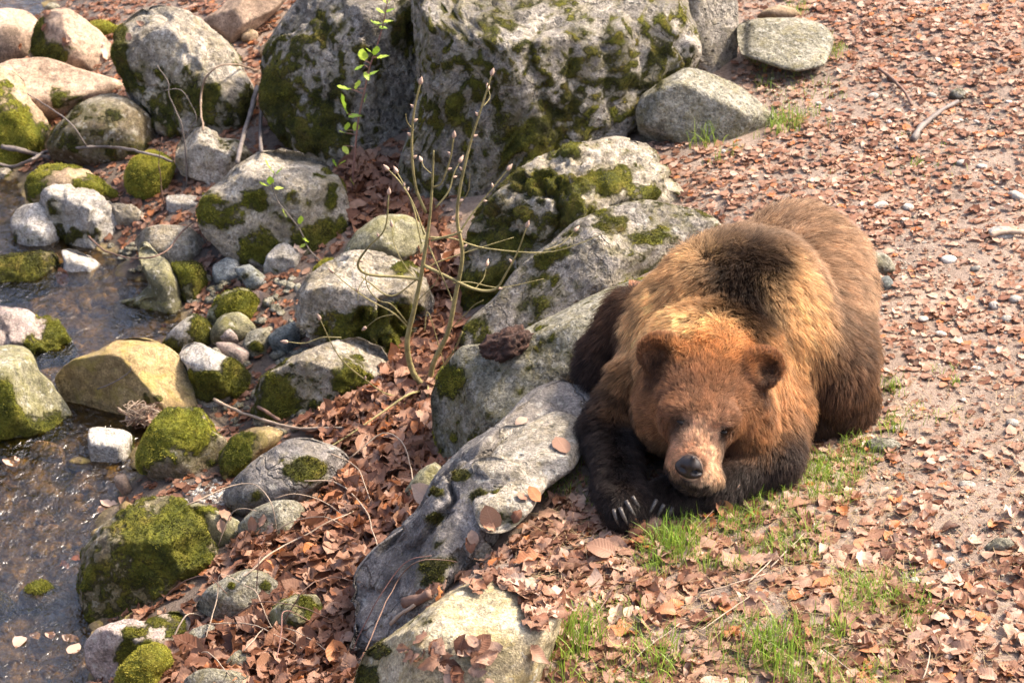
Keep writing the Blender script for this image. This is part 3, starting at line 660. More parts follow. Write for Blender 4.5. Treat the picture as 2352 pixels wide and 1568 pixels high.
# --- stones on the path
rock('pale flat stone half sunk in the grass by the right hip of the bear', pl('1983,1018,2010,1004,2050,1007,2072,1022,2042,1036,1995,1033'), 'speck', 3, T=.6, facets=2)
rock('smooth oval grey stone near the right edge of the path', pl('2260,1256,2285,1236,2315,1234,2330,1250,2302,1264,2270,1264'), 'speck', 3, facets=1, n=2.2)
rock('low grey brown rock poking out behind the back of the bear', pl('1940,556,1958,548,1987,576,2040,585,2056,622,2020,636,1960,620'), 'speck', 4, T=.6, facets=3)
rock('small grey cobble just right of the back of the bear', pl('2015,655,2020,638,2040,634,2052,650,2046,668,2025,670'), 'slate', 3, facets=1, n=2.2)
rock('small grey stone with a lit crown beside the curved stick', pl('2180,218,2190,205,2210,203,2220,216,2205,226,2188,225'), 'speck', 3, facets=1)
# ---------------------------------------------------------------- the bear
from mathutils.bvhtree import BVHTree

def surface_net(val, org, h):
    """closed smooth surface of the zero level of a sampled field (inside negative)"""
    s = val < 0
    nx, ny, nz = val.shape
    acc = np.zeros((nx - 1, ny - 1, nz - 1, 3)); cnt = np.zeros((nx - 1, ny - 1, nz - 1))
    corners = [(i, j, k) for i in (0, 1) for j in (0, 1) for k in (0, 1)]
    sl = lambda a, c: a[c[0]:nx - 1 + c[0], c[1]:ny - 1 + c[1], c[2]:nz - 1 + c[2]]
    for a in corners:
        for ax in range(3):
            if a[ax]: continue
            b = list(a); b[ax] = 1
            va, vb = sl(val, a), sl(val, b)
            x = (va < 0) != (vb < 0)
            t = np.where(x, va / np.where(va == vb, 1, va - vb), 0)
            for c in range(3):
                acc[..., c] += np.where(x, a[c] + (t if c == ax else 0), 0)
            cnt += x
    on = cnt > 0
    idx = -np.ones(on.shape, int); idx[on] = np.arange(on.sum())
    I = np.argwhere(on)
    verts = org + h * (I + acc[on] / cnt[on][:, None])
    faces = []
    for ax in range(3):
        u, w = (ax + 1) % 3, (ax + 2) % 3
        lo = np.moveaxis(s, (ax, u, w), (0, 1, 2)); im = np.moveaxis(idx, (ax, u, w), (0, 1, 2))
        e0, e1 = lo[:-1, 1:-1, 1:-1], lo[1:, 1:-1, 1:-1]
        x = e0 != e1
        A = im[:, :-1, :-1][x]; B = im[:, 1:, :-1][x]; C_ = im[:, 1:, 1:][x]; D = im[:, :-1, 1:][x]
        f = np.stack([A, B, C_, D], 1); inside = e0[x]
        f[~inside] = f[~inside][:, ::-1]
        faces.append(f)
    return verts, np.concatenate(faces)

def rot_to(axis_to, base=(0, 0, 1)):
    return np.array(Vector(base).rotation_difference(Vector(axis_to)).to_matrix())

class Sdf:
    def __init__(self, lo, hi, h):
        self.lo = np.array(lo, float); self.h = h
        n = np.ceil((np.array(hi) - lo) / h).astype(int) + 1
        ax = [self.lo[i] + h * np.arange(n[i]) for i in range(3)]
        self.ax = ax
        self.v = np.full(n, 10.0, np.float32)
    def _win(self, c, r):
        a = np.clip(((np.array(c) - r - self.lo) / self.h).astype(int), 0, np.array(self.v.shape) - 1)
        b = np.clip(((np.array(c) + r - self.lo) / self.h).astype(int) + 2, 1, np.array(self.v.shape))
        sl = tuple(slice(x, y) for x, y in zip(a, b))
        P = np.stack(np.meshgrid(*[self.ax[i][sl[i]] for i in range(3)], indexing='ij'), -1)
        return sl, P
    def _join(self, sl, d, k, sub):
        o = self.v[sl]
        if sub:
            hh = np.clip(.5 - .5 * (o + d) / k, 0, 1)
            self.v[sl] = o * (1 - hh) - d * hh + k * hh * (1 - hh)
        else:
            hh = np.clip(.5 + .5 * (o - d) / k, 0, 1)
            self.v[sl] = o * (1 - hh) + d * hh - k * hh * (1 - hh)
    def ell(self, c, r, rot=None, k=.05, sub=False):
        r = np.array(r if np.ndim(r) else (r, r, r), float)
        sl, P = self._win(c, r.max() + .45)
        q = P - c
        if rot is not None: q = q @ rot           # rot columns: local axes
        k0 = np.linalg.norm(q / r, axis=-1); k1 = np.linalg.norm(q / r ** 2, axis=-1)
        self._join(sl, k0 * (k0 - 1) / np.maximum(k1, 1e-6), k, sub)
    def cap(self, a, b, ra, rb, k=.05, sub=False):
        a, b = np.array(a, float), np.array(b, float)
        sl, P = self._win((a + b) / 2, np.linalg.norm(b - a) / 2 + max(ra, rb) + .4)
        ab = b - a
        t = np.clip(((P - a) @ ab) / (ab @ ab), 0, 1)
        d = np.linalg.norm(P - a - t[..., None] * ab, axis=-1) - (ra + (rb - ra) * t)
        self._join(sl, d, k, sub)
    def mesh(self):
        return surface_net(self.v, self.lo, self.h)

P = at_z
S = Sdf((.05, 5.85, -.06), (1.25, 7.75, .70), .0105)
# trunk
S.ell(P(1838, 650, .22), (.195, .30, .185), k=.05)                 # rump
S.ell(P(1800, 760, .19), (.23, .26, .17), k=.08)                   # belly and loin
S.ell(P(1903, 845, .15), (.117, .17, .14), k=.06)                  # thigh on the right
S.cap(P(1850, 955, .05), P(1945, 935, .05), .055, .06, k=.05)      # hind foot under it
S.ell(P(1685, 722, .31), (.240, .22, .185), k=.09)                 # shoulders
S.ell(P(1722, 640, .40), (.155, .17, .105), k=.09)                 # hump
S.ell(P(1790, 800, .22), (.155, .15, .155), k=.07)                 # shoulder on the right
S.ell(P(1515, 800, .22), (.100, .14, .15), k=.06)                  # shoulder on the left
S.ell(P(1635, 838, .27), (.190, .14, .165), k=.05)                  # neck ruff
S.ell(P(1610, 985, .11) + np.array([0, .08, 0]), (.17, .16, .10), k=.05)                  # chest behind the chin
# left side of the picture: belly flank and upper arm
S.cap(P(1468, 735, .22), P(1392, 850, .09), .085, .075, k=.05)
# forelegs
S.cap(P(1470, 880, .17), P(1402, 985, .085), .075, .060, k=.05)
S.cap(P(1402, 985, .085), P(1422, 1110, .055), .060, .050, k=.03)
S.cap(P(1422, 1110, .055), P(1440, 1172, .042), .052, .056, k=.03)
S.ell(P(1443, 1178, .035), (.060, .055, .045), k=.02)
S.cap(P(1785, 930, .15), P(1765, 1055, .075), .075, .070, k=.08)
S.cap(P(1765, 1055, .075), P(1640, 1122, .055), .068, .052, k=.03)
S.cap(P(1640, 1122, .055), P(1530, 1150, .045), .052, .056, k=.03)
S.ell(P(1515, 1158, .038), (.058, .055, .045), k=.02)
# head
HC = P(1622, 885, .27)
S.ell(HC, (.158, .150, .140), k=.045)
S.ell(P(1523, 935, .205), (.068, .08, .08), k=.045)
S.ell(P(1708, 960, .195), (.068, .08, .08), k=.045)
S.ell(P(1605, 935, .265), (.095, .09, .075), k=.05)
S.cap(P(1608, 965, .248), P(1590, 1060, .170), .070, .060, k=.035)
S.ell(P(1588, 1058, .170), (.054, .05, .044), k=.02)
S.ell(P(1604, 1090, .138), (.056, .050, .036), k=.02)              # lower lip and chin
S.cap(P(1585, 1050, .12), P(1610, 985, .16), .048, .07, k=.04)     # jaw
S.ell(P(1607, 965, .238), (.088, .060, .050), k=.04)               # bridge between the eyes
S.ell(P(1535, 985, .165) + np.array([0, .05, -.01]), (.066, .07, .075), k=.045)   # cheeks
S.ell(P(1700, 1008, .158) + np.array([0, .05, -.01]), (.066, .07, .075), k=.045)
for (u, v, z) in ((1556, 938, .288), (1666, 958, .282)):
    S.ell(P(u, v, z), (.034, .030, .018), k=.035)                  # brows
for (u, v, z) in ((1562, 968, .285), (1657, 987, .280)):
    S.ell(P(u, v, z), (.022, .018, .014), k=.018, sub=True)         # eye sockets
# ears: a rounded cup facing forward
EARS = []
for (u, v, z, sx) in ((1515, 812, .375, -1), (1752, 842, .355, 1)):
    c = P(u, v, z)
    fw = Vector((.30 * sx, -1, .25)).normalized()
    rt = rot_to(fw)
    S.ell(c, (.060, .056, .034), rot=rt, k=.022)
    S.ell(c + np.array(fw) * .034 + np.array([0, 0, .004]), (.040, .038, .034), rot=rt, k=.012, sub=True)
    EARS.append(c)
bv, bf = S.mesh()
# drop loose bits below the ground, smooth once
nb = np.zeros_like(bv); cn = np.zeros(len(bv))
for i in range(4):
    for a_, b_ in ((i, (i + 1) % 4), ((i + 1) % 4, i)):
        np.add.at(nb, bf[:, a_], bv[bf[:, b_]]); np.add.at(cn, bf[:, a_], 1)
bv = bv * .4 + nb / np.maximum(cn, 1)[:, None] * .6
bear_loc = P(1640, 1010, .0)
bt = np.concatenate([bf[:, [0, 1, 2]], bf[:, [0, 2, 3]]])
bvh = BVHTree.FromPolygons([tuple(p) for p in bv], [tuple(f) for f in bt])

def hit_bear(u, v):
    d = Vector(rays(u, v)).normalized()
    r = bvh.ray_cast(Vector(CAM), d)
    if r[0] is None:
        # outside the outline: nearest point to the ray at the body's distance
        q = bvh.find_nearest(Vector(at_y(u, v, 6.9)))
        return np.array(q[0])
    return np.array(r[0])

# coat anchors: position in the picture, tip colour, root colour, length, lie of the hair (to the right, downward), spread
GOLD, GOLDR = (.66, .40, .195), (.16, .08, .035)
RUST, RUSTR = (.46, .215, .075), (.13, .055, .022)
FACE, FACER = (.265, .138, .072), (.12, .058, .03)
BRN, BRNR = (.31, .205, .125), (.15, .08, .042)
UMB, UMBR = (.115, .060, .034), (.04, .022, .014)
BLK, BLKR = (.046, .032, .026), (.012, .009, .008)
HMP, HMPR = (.030, .017, .011), (.014, .008, .006)
TAN, TANR = (.62, .43, .29), (.46, .28, .17)
AN = [
 # rump and back
 (1800,500,BRN,BRNR,.060,.5,-.4,.14),(1900,560,BRN,BRNR,.060,.8,.2,.14),(1960,660,BRN,BRNR,.060,.8,.6,.12),(1700,510,BRN,BRNR,.055,-.2,-.8,.10),
 (1860,640,BRN,BRNR,.055,.8,.3,.12),(1820,560,BRN,BRNR,.055,.4,.0,.10),(1930,760,(.195,.115,.065),UMBR,.060,.6,.9,.11),(2000,800,(.20,.11,.055),UMBR,.060,.7,.8,.10),
 (1960,880,(.19,.095,.045),UMBR,.055,.4,1,.09),(1900,940,UMB,UMBR,.055,.1,1,.08),(1960,970,UMB,BLKR,.05,.3,1,.07),(1860,980,BLK,BLKR,.05,.0,1,.06),(1870,860,(.20,.10,.05),UMBR,.055,.0,1,.07),
 (1900,975,BLK,BLKR,.05,.0,1,.07),(1880,925,UMB,UMBR,.055,0,1,.07),(1960,925,UMB,UMBR,.055,.3,1,.06),(1830,960,UMB,BLKR,.05,0,1,.05),
 # hump
 (1715,605,HMP,HMPR,.04,.1,.7,.045),(1752,602,HMP,HMPR,.04,.3,.5,.045),(1772,640,HMP,HMPR,.04,.3,.7,.04),(1700,662,HMP,HMPR,.04,0,1,.045),(1742,682,HMP,HMPR,.04,.1,1,.045),(1678,604,HMP,HMPR,.04,-.2,.7,.04),(1725,640,HMP,HMPR,.04,0,1,.05),(1722,575,HMP,HMPR,.04,.1,.4,.04),
 (1520,690,GOLD,UMBR,.05,-.5,.7,.05),(1550,720,GOLD,UMBR,.05,-.4,.8,.05),(1825,720,GOLD,BRNR,.06,.6,.7,.05),(1835,790,GOLD,BRNR,.06,.5,1,.05),(1480,760,GOLD,UMBR,.05,-.5,.9,.045),
 (1720,585,HMP,HMPR,.042,.2,.4,.105),(1740,640,HMP,HMPR,.040,.1,.8,.105),(1690,635,HMP,HMPR,.040,-.1,.8,.08),(1710,690,HMP,HMPR,.040,.0,1,.06),(1780,600,HMP,HMPR,.045,.3,.6,.035),(1660,580,(.12,.07,.035),HMPR,.045,-.2,.6,.04),
 (1720,735,(.10,.055,.028),HMPR,.04,.0,1,.05),(1650,690,(.20,.11,.05),UMBR,.04,-.2,1,.05),(1560,640,(.40,.24,.115),UMBR,.05,-.5,.6,.07),(1500,720,(.40,.24,.115),UMBR,.05,-.5,.8,.06),(1600,560,GOLD,UMBR,.05,-.4,-.2,.05),
 (1800,680,GOLD,UMBR,.05,.5,.7,.05),(1840,640,GOLD,BRNR,.055,.7,.4,.05),(1600,700,(.34,.19,.08),UMBR,.045,-.2,.9,.05),(1570,760,GOLD,UMBR,.045,-.3,.9,.05),(1650,760,GOLD,UMBR,.045,0,1,.05),(1780,760,(.36,.20,.085),UMBR,.045,.3,.9,.05),
 (1850,740,GOLD,BRNR,.06,.6,.8,.06),(1850,810,(.40,.22,.09),BRNR,.06,.5,1,.06),(1820,880,(.36,.19,.08),UMBR,.055,.3,1,.05),
 # ruff round the head
 (1470,790,(.50,.31,.16),UMBR,.055,-.5,.9,.05),(1435,860,(.34,.19,.085),UMBR,.05,-.5,1,.045),(1450,940,(.34,.17,.07),RUSTR,.045,-.3,1,.045),(1640,775,(.44,.21,.07),RUSTR,.035,.0,-.5,.05),(1570,800,(.44,.21,.075),RUSTR,.03,-.2,-.4,.04),(1700,800,(.42,.19,.065),RUSTR,.03,.2,-.3,.04),
 (1790,870,(.50,.31,.16),UMBR,.05,.5,.9,.04),(1800,950,(.38,.21,.10),UMBR,.05,.3,1,.045),(1770,985,(.36,.19,.085),UMBR,.045,.2,1,.03),
 # face
 (1625,858,(.30,.15,.072),RUSTR,.020,0,-1,.045),(1640,812,RUST,RUSTR,.024,0,-.8,.045),(1560,880,FACE,FACER,.020,-.5,-.8,.05),(1690,890,FACE,FACER,.020,.5,-.8,.05),(1610,920,FACE,FACER,.018,0,-1,.04),(1500,930,(.29,.15,.07),RUSTR,.030,-.9,.1,.05),(1490,990,(.27,.135,.06),RUSTR,.030,-.8,.7,.04),
 (1730,940,(.27,.135,.06),RUSTR,.030,.9,.1,.05),(1735,1000,(.32,.16,.065),RUSTR,.030,.7,.8,.04),(1545,1000,(.22,.10,.045),FACER,.022,-.8,.6,.04),(1680,1020,(.22,.10,.045),FACER,.022,.8,.6,.04),(1612,965,(.40,.22,.115),FACER,.016,0,-1,.03),(1612,935,(.27,.14,.07),FACER,.022,0,-1,.03),
 (1563,968,(.05,.03,.02),BLKR,.007,-.4,.3,.016),(1658,988,(.05,.03,.02),BLKR,.007,.4,.3,.016),(1545,985,(.16,.085,.045),FACER,.014,-.6,.5,.02),(1675,1003,(.16,.085,.045),FACER,.014,.6,.5,.02),(1550,925,(.24,.125,.066),FACER,.022,-.5,-.7,.03),(1675,945,(.24,.125,.066),FACER,.022,.5,-.7,.03),
 # muzzle
 (1602,1010,TAN,TANR,.013,0,-1,.042),(1608,985,TAN,TANR,.014,0,-1,.03),(1570,1040,(.46,.27,.155),TANR,.012,-.7,-.3,.03),(1628,1050,TAN,TANR,.012,.7,-.3,.03),(1605,1095,(.52,.38,.25),TANR,.012,.1,.9,.025),(1550,1070,(.46,.29,.17),TANR,.012,-.6,.5,.02),(1637,1085,(.50,.34,.21),TANR,.011,.7,.5,.02),(1530,1060,(.25,.12,.05),FACER,.025,-.3,1,.03),
 # left side dark
 (1420,740,UMB,BLKR,.060,-.8,.7,.07),(1380,820,(.060,.036,.026),BLKR,.060,-.8,.8,.07),(1360,870,(.045,.028,.022),BLKR,.055,-.6,1,.06),
 # arms
 (1405,880,BLK,BLKR,.05,-.4,1,.05),(1430,935,BLK,BLKR,.045,-.3,1,.04),(1420,820,UMB,BLKR,.055,-.5,1,.04),
 (1400,930,(.045,.028,.022),BLKR,.05,-.4,1,.05),(1385,1010,BLK,BLKR,.045,-.3,1,.06),(1440,1010,BLK,BLKR,.035,0,1,.06),(1400,1090,BLK,BLKR,.040,-.3,1,.05),(1450,1100,BLK,BLKR,.030,.2,1,.05),(1440,1170,BLK,BLKR,.020,.1,1,.05),
 (1790,1020,(.075,.048,.035),BLKR,.05,.1,1,.055),(1745,1085,BLK,BLKR,.040,-.4,.8,.075),(1690,1085,BLK,BLKR,.035,-.8,.6,.07),(1720,1060,BLK,BLKR,.035,-.6,.8,.05),(1620,1130,BLK,BLKR,.030,-.8,.5,.06),(1530,1150,BLK,BLKR,.022,-.5,.9,.05),(1500,1060,BLK,BLKR,.03,0,1,.06),(1520,1110,BLK,BLKR,.03,0,1,.05),
]
APOS = np.array([hit_bear(a[0], a[1]) for a in AN])
for c in EARS:      # ears: rusty outside, dark inside
    c = np.array(c)
    AN.append((0, 0, (.22, .10, .042), (.07, .03, .015), .016, 0, -1, .045)); APOS = np.vstack([APOS, c + [0, .02, .03]])
    AN.append((0, 0, (.035, .018, .012), BLKR, .014, 0, .6, .022)); APOS = np.vstack([APOS, c + [0, -.012, -.008]])
    AN.append((0, 0, (.10, .045, .022), BLKR, .020, 0, .6, .03)); APOS = np.vstack([APOS, c + [0, -.03, -.06]])
# the far side that the picture does not show
for (x, y, z, tc_, rc_) in ((1.05, 7.2, .2, BRN, BRNR), (.75, 7.6, .2, BRN, BRNR), (.4, 7.2, .15, UMB, UMBR)):
    AN.append((0, 0, tc_, rc_, .06, .2, 1, .15)); APOS = np.vstack([APOS, [x, y, z]])
ATIP = np.array([np.array(a[2]) * (1.5 if a[2][0] > .2 else 1.0) for a in AN]).clip(0, .92); AROOT = np.array([np.array(a[3]) * (1.35 if a[2][0] > .2 else 1.0) for a in AN]); ALEN = np.array([a[4] for a in AN])
AFLOW = np.array([a[5] * np.array([1.0, 0, 0]) - a[6] * UP for a in AN]); ASPR = np.array([a[7] for a in AN])

def coat(p):
    tip = np.zeros((len(p), 3)); root = np.zeros((len(p), 3)); ln = np.zeros(len(p)); fl = np.zeros((len(p), 3))
    jit = np.stack([fbm(p * 14, 3, 60 + i) for i in range(3)], 1) * .042 + np.stack([fbm(p * 60, 2, 70 + i) for i in range(3)], 1) * .018
    jit *= (1 - .82 * np.exp(-((p - (HC + np.array([0, -.10, -.06]))) ** 2).sum(1) / .155 ** 2))[:, None]
    for s in range(0, len(p), 20000):
        q = p[s:s + 20000]
        d2 = (((q + jit[s:s + 20000])[:, None] - APOS[None]) ** 2).sum(2)
        w = np.exp(-d2 / (ASPR ** 2)[None] * 1.0) / (ASPR ** .9)[None] + 1e-9 / (d2 + 1e-3)
        w /= w.sum(1)[:, None]
        tip[s:s + 20000] = w @ ATIP; root[s:s + 20000] = w @ AROOT
        d2b = ((q[:, None] - APOS[None]) ** 2).sum(2)
        w = np.exp(-d2b / (ASPR ** 2)[None]) / (ASPR ** .5)[None] + 1e-9 / (d2b + 1e-3)
        w /= w.sum(1)[:, None]
        ln[s:s + 20000] = w @ ALEN; fl[s:s + 20000] = w @ AFLOW
    return tip, root, ln, fl

def mat_skin():
    k = NT('bear_hide')
    k.l(k.attr('coat', 'Color'), k.b.inputs['Base Color']); k.b.inputs['Roughness'].default_value = .9
    return k.m
def mat_fur():
    k = NT('bear_fur')
    hi = k.n('ShaderNodeHairInfo')
    t = k.ramp(hi.outputs['Intercept'], [(.1, 0.0), (.75, 1.0)])
    c = k.mix(t, k.attr('root_tone', 'Color'), k.attr('tip_tone', 'Color'))
    k.l(c, k.b.inputs['Base Color']); k.b.inputs['Roughness'].default_value = .42
    k.b.inputs['Specular IOR Level'].default_value = .32
    tr = k.n('ShaderNodeBsdfTranslucent'); k.l(c, tr.inputs['Color'])
    mx = k.n('ShaderNodeMixShader'); mx.inputs[0].default_value = .45
    k.l(k.b.outputs[0], mx.inputs[1]); k.l(tr.outputs[0], mx.inputs[2]); k.l(mx.outputs[0], k.out.inputs['Surface'])
    return k.m

bear = link_mesh('bear', bv, bf, mat_skin(), loc=bear_loc)
tag(bear, 'brown bear lying on the path with its chin on its crossed forepaws', 'bear')
tip, root, ln, fl = coat(bv)
put_attr(bear, 'coat', np.concatenate([(.5 * (root + tip) * np.where(ln < .018, .95, .7)[:, None]), np.ones((len(bv), 1))], 1), 'FLOAT_COLOR')

# hair roots spread over the body by area
NHAIR = 330000
e1 = bv[bt[:, 1]] - bv[bt[:, 0]]; e2 = bv[bt[:, 2]] - bv[bt[:, 0]]
fn = np.cross(e1, e2); ar = np.linalg.norm(fn, axis=1) / 2; fn /= np.maximum(2 * ar, 1e-12)[:, None]
vn = np.zeros_like(bv)
for i in range(3): np.add.at(vn, bt[:, i], fn * ar[:, None])
vn /= np.linalg.norm(vn, axis=1)[:, None] + 1e-12
ctr = bv[bt].mean(1)
wgt = ar * np.where(ctr[:, 2] < .012, 0, 1) * np.where(fn[:, 2] < -.75, .15, 1)
headish = np.exp(-((ctr - (HC + np.array([0, -.12, -.05]))) ** 2).sum(1) / .17 ** 2)
muz = np.exp(-((ctr - at_z(1600, 1025, .22)) ** 2).sum(1) / .085 ** 2)
wgt = wgt * (1 + 2.2 * headish + 5 * muz) * np.where((ctr - CAM) @ FWD < 7.9, 1, .6)
pick = rng.choice(len(bt), NHAIR, p=wgt / wgt.sum())
r1, r2 = rng.random(NHAIR), rng.random(NHAIR); sq = np.sqrt(r1)
w0, w1, w2 = 1 - sq, sq * (1 - r2), sq * r2
hp = w0[:, None] * bv[bt[pick, 0]] + w1[:, None] * bv[bt[pick, 1]] + w2[:, None] * bv[bt[pick, 2]]
hn = w0[:, None] * vn[bt[pick, 0]] + w1[:, None] * vn[bt[pick, 1]] + w2[:, None] * vn[bt[pick, 2]]
hn /= np.linalg.norm(hn, axis=1)[:, None] + 1e-12
NOSE = hit_bear(1583, 1076)
keep = np.linalg.norm(hp - (NOSE + [0, 0, .002]), axis=1) > .036
for (u, v) in ((1566, 969), (1659, 989)): keep &= np.linalg.norm((hp - hit_bear(u, v)) * [1, 1, 1.5], axis=1) > .0135
hp, hn = hp[keep], hn[keep]; NH = len(hp)
tip, root, ln, fl = coat(hp)
fl = fl + np.stack([fbm(hp * 16, 3, 80 + i) for i in range(3)], 1) * .75 + rng.normal(0, .16, (NH, 3))
fl[:, 2] -= .25
fl -= (fl * hn).sum(1)[:, None] * hn
fl /= np.linalg.norm(fl, axis=1)[:, None] + 1e-9
ln = ln * rng.uniform(.55, 1.15, NH) * (1 + .35 * fbm(hp * 22, 2, 90))
lift = np.clip(.75 + .35 * fbm(hp * 9, 2, 95) + rng.normal(0, .12, NH), .15, 1.2)
lift = np.where(ln < .026, np.clip(lift * .75, .38, .8), lift)
hump = np.exp(-((hp - hit_bear(1715, 640)) ** 2).sum(1) / .16 ** 2); lift = lift * (1 + .9 * hump)
# locks: hairs of one small patch lean together
cs = np.where(ln > .03, .020, .009)
cell = np.floor((hp + .006 * np.stack([fbm(hp * 50, 2, 97 + i) for i in range(3)], 1)) / cs[:, None]).astype(np.int64)
key = cell[:, 0] * 73856093 ^ cell[:, 1] * 19349663 ^ cell[:, 2] * 83492791 ^ (cs * 1e4).astype(np.int64)
uq, inv = np.unique(key, return_inverse=True); inv = inv.ravel()
cc = np.zeros((len(uq), 3)); cm = np.bincount(inv)
for i in range(3): cc[:, i] = np.bincount(inv, hp[:, i]) / cm
pull = (cc[inv] - hp) * rng.uniform(.25, .75, NH)[:, None]
tonej = rng.normal(1, .24, len(uq))[inv] * rng.normal(1, .20, NH)
hd = np.exp(-((hp - (HC + np.array([0, -.10, -.06]))) ** 2).sum(1) / .15 ** 2)
tonej = np.clip(1 + (tonej - 1) * (1 - .6 * hd), .45, 1.7)
NP = 6
GR = np.array([0, 0, -1.0]) - hn * (-hn[:, 2:3])
tt = np.linspace(0, 1, NP)
pts = np.zeros((NH, NP, 3)); cur = hp - hn * .0012; pts[:, 0] = cur
stepl = ln / (NP - 1)
for i in range(1, NP):
    f = tt[i]
    d = hn * (lift * (1.2 - .75 * f))[:, None] + fl * (.35 + .85 * f) + GR * (.22 * f)
    d += rng.normal(0, .10, (NH, 3))
    d /= np.linalg.norm(d, axis=1)[:, None]
    cur = cur + d * stepl[:, None]
    pts[:, i] = cur + pull * f * f
pts[:, :, 2] = np.maximum(pts[:, :, 2], .003)
rad = (np.where(ln > .03, .00062, .00048)[:, None] * np.array([1, 1, .95, .8, .55, .2])[None])
hc = bpy.data.hair_curves.new('fur')
hc.add_curves([NP] * NH)
hc.attributes['position'].data.foreach_set('vector', (pts - bear_loc).astype(np.float32).ravel())
ra = hc.attributes.get('radius') or hc.attributes.new('radius', 'FLOAT', 'POINT')
ra.data.foreach_set('value', rad.astype(np.float32).ravel())
for nm, colr in (('tip_tone', tip), ('root_tone', root)):
    a = hc.attributes.new(nm, 'FLOAT_COLOR', 'CURVE')
    a.data.foreach_set('color', np.concatenate([np.clip(colr * tonej[:, None], 0, 1), np.ones((NH, 1))], 1).astype(np.float32).ravel())
hc.materials.append(mat_fur())
fur = bpy.data.objects.new('fur', hc); COL.objects.link(fur); fur.parent = bear

# nose, eyes, claws
def mat_plain(name, col, rough=.5, spec=.5, bumpscale=None, bd=.002):
    k = NT(name)
    k.b.inputs['Base Color'].default_value = (*col, 1); k.b.inputs['Roughness'].default_value = rough
    k.b.inputs['Specular IOR Level'].default_value = spec
    if bumpscale:
        pos = k.n('ShaderNodeNewGeometry').outputs['Position']
        k.l(k.bump(k.noise(pos, bumpscale, 4, .6), .8, bd), k.b.inputs['Normal'])
    return k.m
def local_part(name, sdf, mat):
    v, f = sdf.mesh()
    return link_mesh(name, v - bear_loc, f, mat, parent=bear)
nv = Vector((NOSE - HC)); nv.normalize()
face_r = Vector((1, 0, -.20)).normalized()
face_f = Vector((-.16, -.84, -.16)).normalized()
face_u = face_f.cross(face_r) * -1
FR = np.array([face_r, face_f, face_u]).T           # columns: across the face, forward, up
nc = NOSE + FR @ np.array([0, -.006, .0])
N_ = Sdf(nc - .07, nc + .07, .0028)
N_.ell(nc + FR @ np.array([0, 0, .006]), (.038, .026, .024), rot=FR, k=.006)
N_.ell(nc + FR @ np.array([0, -.002, -.014]), (.027, .023, .018), rot=FR, k=.012)
N_.cap(nc + FR @ np.array([0, .012, -.02]), nc + FR @ np.array([0, .006, -.040]), .008, .006, k=.01)
for sx in (-1, 1):
    N_.ell(nc + FR @ np.array([.018 * sx, .024, -.005]), (.010, .014, .0075), rot=FR, k=.006, sub=True)
    N_.cap(nc + FR @ np.array([.022 * sx, .024, -.006]), nc + FR @ np.array([.036 * sx, .010, .002]), .0045, .003, k=.004, sub=True)
N_.cap(nc + FR @ np.array([0, .027, .005]), nc + FR @ np.array([0, .022, -.035]), .0018, .0018, k=.004, sub=True)
nose = local_part('nose', N_, mat_plain('nose_leather', (.020, .016, .016), .42, .38, 420, .0012))
eye_m = mat_plain('eye', (.010, .006, .004), .38, .25)
for (u, v) in ((1566, 969), (1659, 989)):
    h = hit_bear(u, v)
    E = Sdf(h - .03, h + .03, .002)
    E.ell(h + np.array([0, .001, -.001]), (.0140, .010, .0058), rot=FR, k=.004)
    local_part('eye', E, eye_m)

def tube(path, radii, sides=8, cap=True):
    path = np.array(path, float); n = len(path)
    T = np.gradient(path, axis=0); T /= np.linalg.norm(T, axis=1)[:, None] + 1e-12
    ref = np.array([.31, .21, .93])
    V = []; Fs = []
    a = np.cross(T[0], ref); a /= np.linalg.norm(a)
    for i in range(n):
        a = a - T[i] * (a @ T[i]); a /= np.linalg.norm(a) + 1e-12
        b = np.cross(T[i], a)
        for s in range(sides):
            th = 2 * math.pi * s / sides
            V.append(path[i] + radii[i] * (math.cos(th) * a + math.sin(th) * b))
    for i in range(n - 1):
        for s in range(sides):
            s2 = (s + 1) % sides
            Fs.append((i * sides + s, i * sides + s2, (i + 1) * sides + s2, (i + 1) * sides + s))
    if cap:
        Fs.append(tuple(range(sides - 1, -1, -1))); Fs.append(tuple((n - 1) * sides + s for s in range(sides)))
    return V, Fs

def mat_claw():
    k = NT('claw_horn')
    pos = k.n('ShaderNodeTexCoord').outputs['Generated']
    n = k.noise(pos, 9, 4, .6)
    k.l(k.ramp(n, [(.3, (.025, .021, .018)), (.5, (.06, .052, .045)), (.72, (.15, .13, .11))]), k.b.inputs['Base Color'])
    k.b.inputs['Roughness'].default_value = .4
    return k.m
claw_m = mat_claw()
# each claw: knuckle and point in the picture
CLAWS = [((1455,1120),(1480,1148),(1500,1157)),((1452,1142),(1470,1172),(1491,1186)),((1438,1152),(1455,1184),(1471,1199)),((1424,1168),(1434,1192),(1446,1210)),((1410,1172),(1414,1194),(1424,1210)),
         ((1508,1150),(1492,1175),(1482,1192)),((1525,1160),(1512,1182),(1500,1198)),((1545,1166),(1535,1186),(1525,1200))]
for q in CLAWS:
    a0 = hit_bear(*q[0]); a2 = hit_bear(*q[2])
    a0 = a0 + np.array([0, -.004, .006])
    z2 = max(.006, min(a2[2], .03))
    a2 = at_z(*q[2], z2) ; a1 = at_z(*q[1], (a0[2] + z2) / 2 + .008)
    t = np.linspace(0, 1, 8)[:, None]
    path = (1 - t) ** 2 * a0 + 2 * t * (1 - t) * a1 + t * t * a2
    V, Fs = tube(path - bear_loc, [.0060, .0059, .0056, .0051, .0044, .0035, .0024, .0008], 8)
    link_mesh('claw', V, Fs, claw_m, parent=bear)
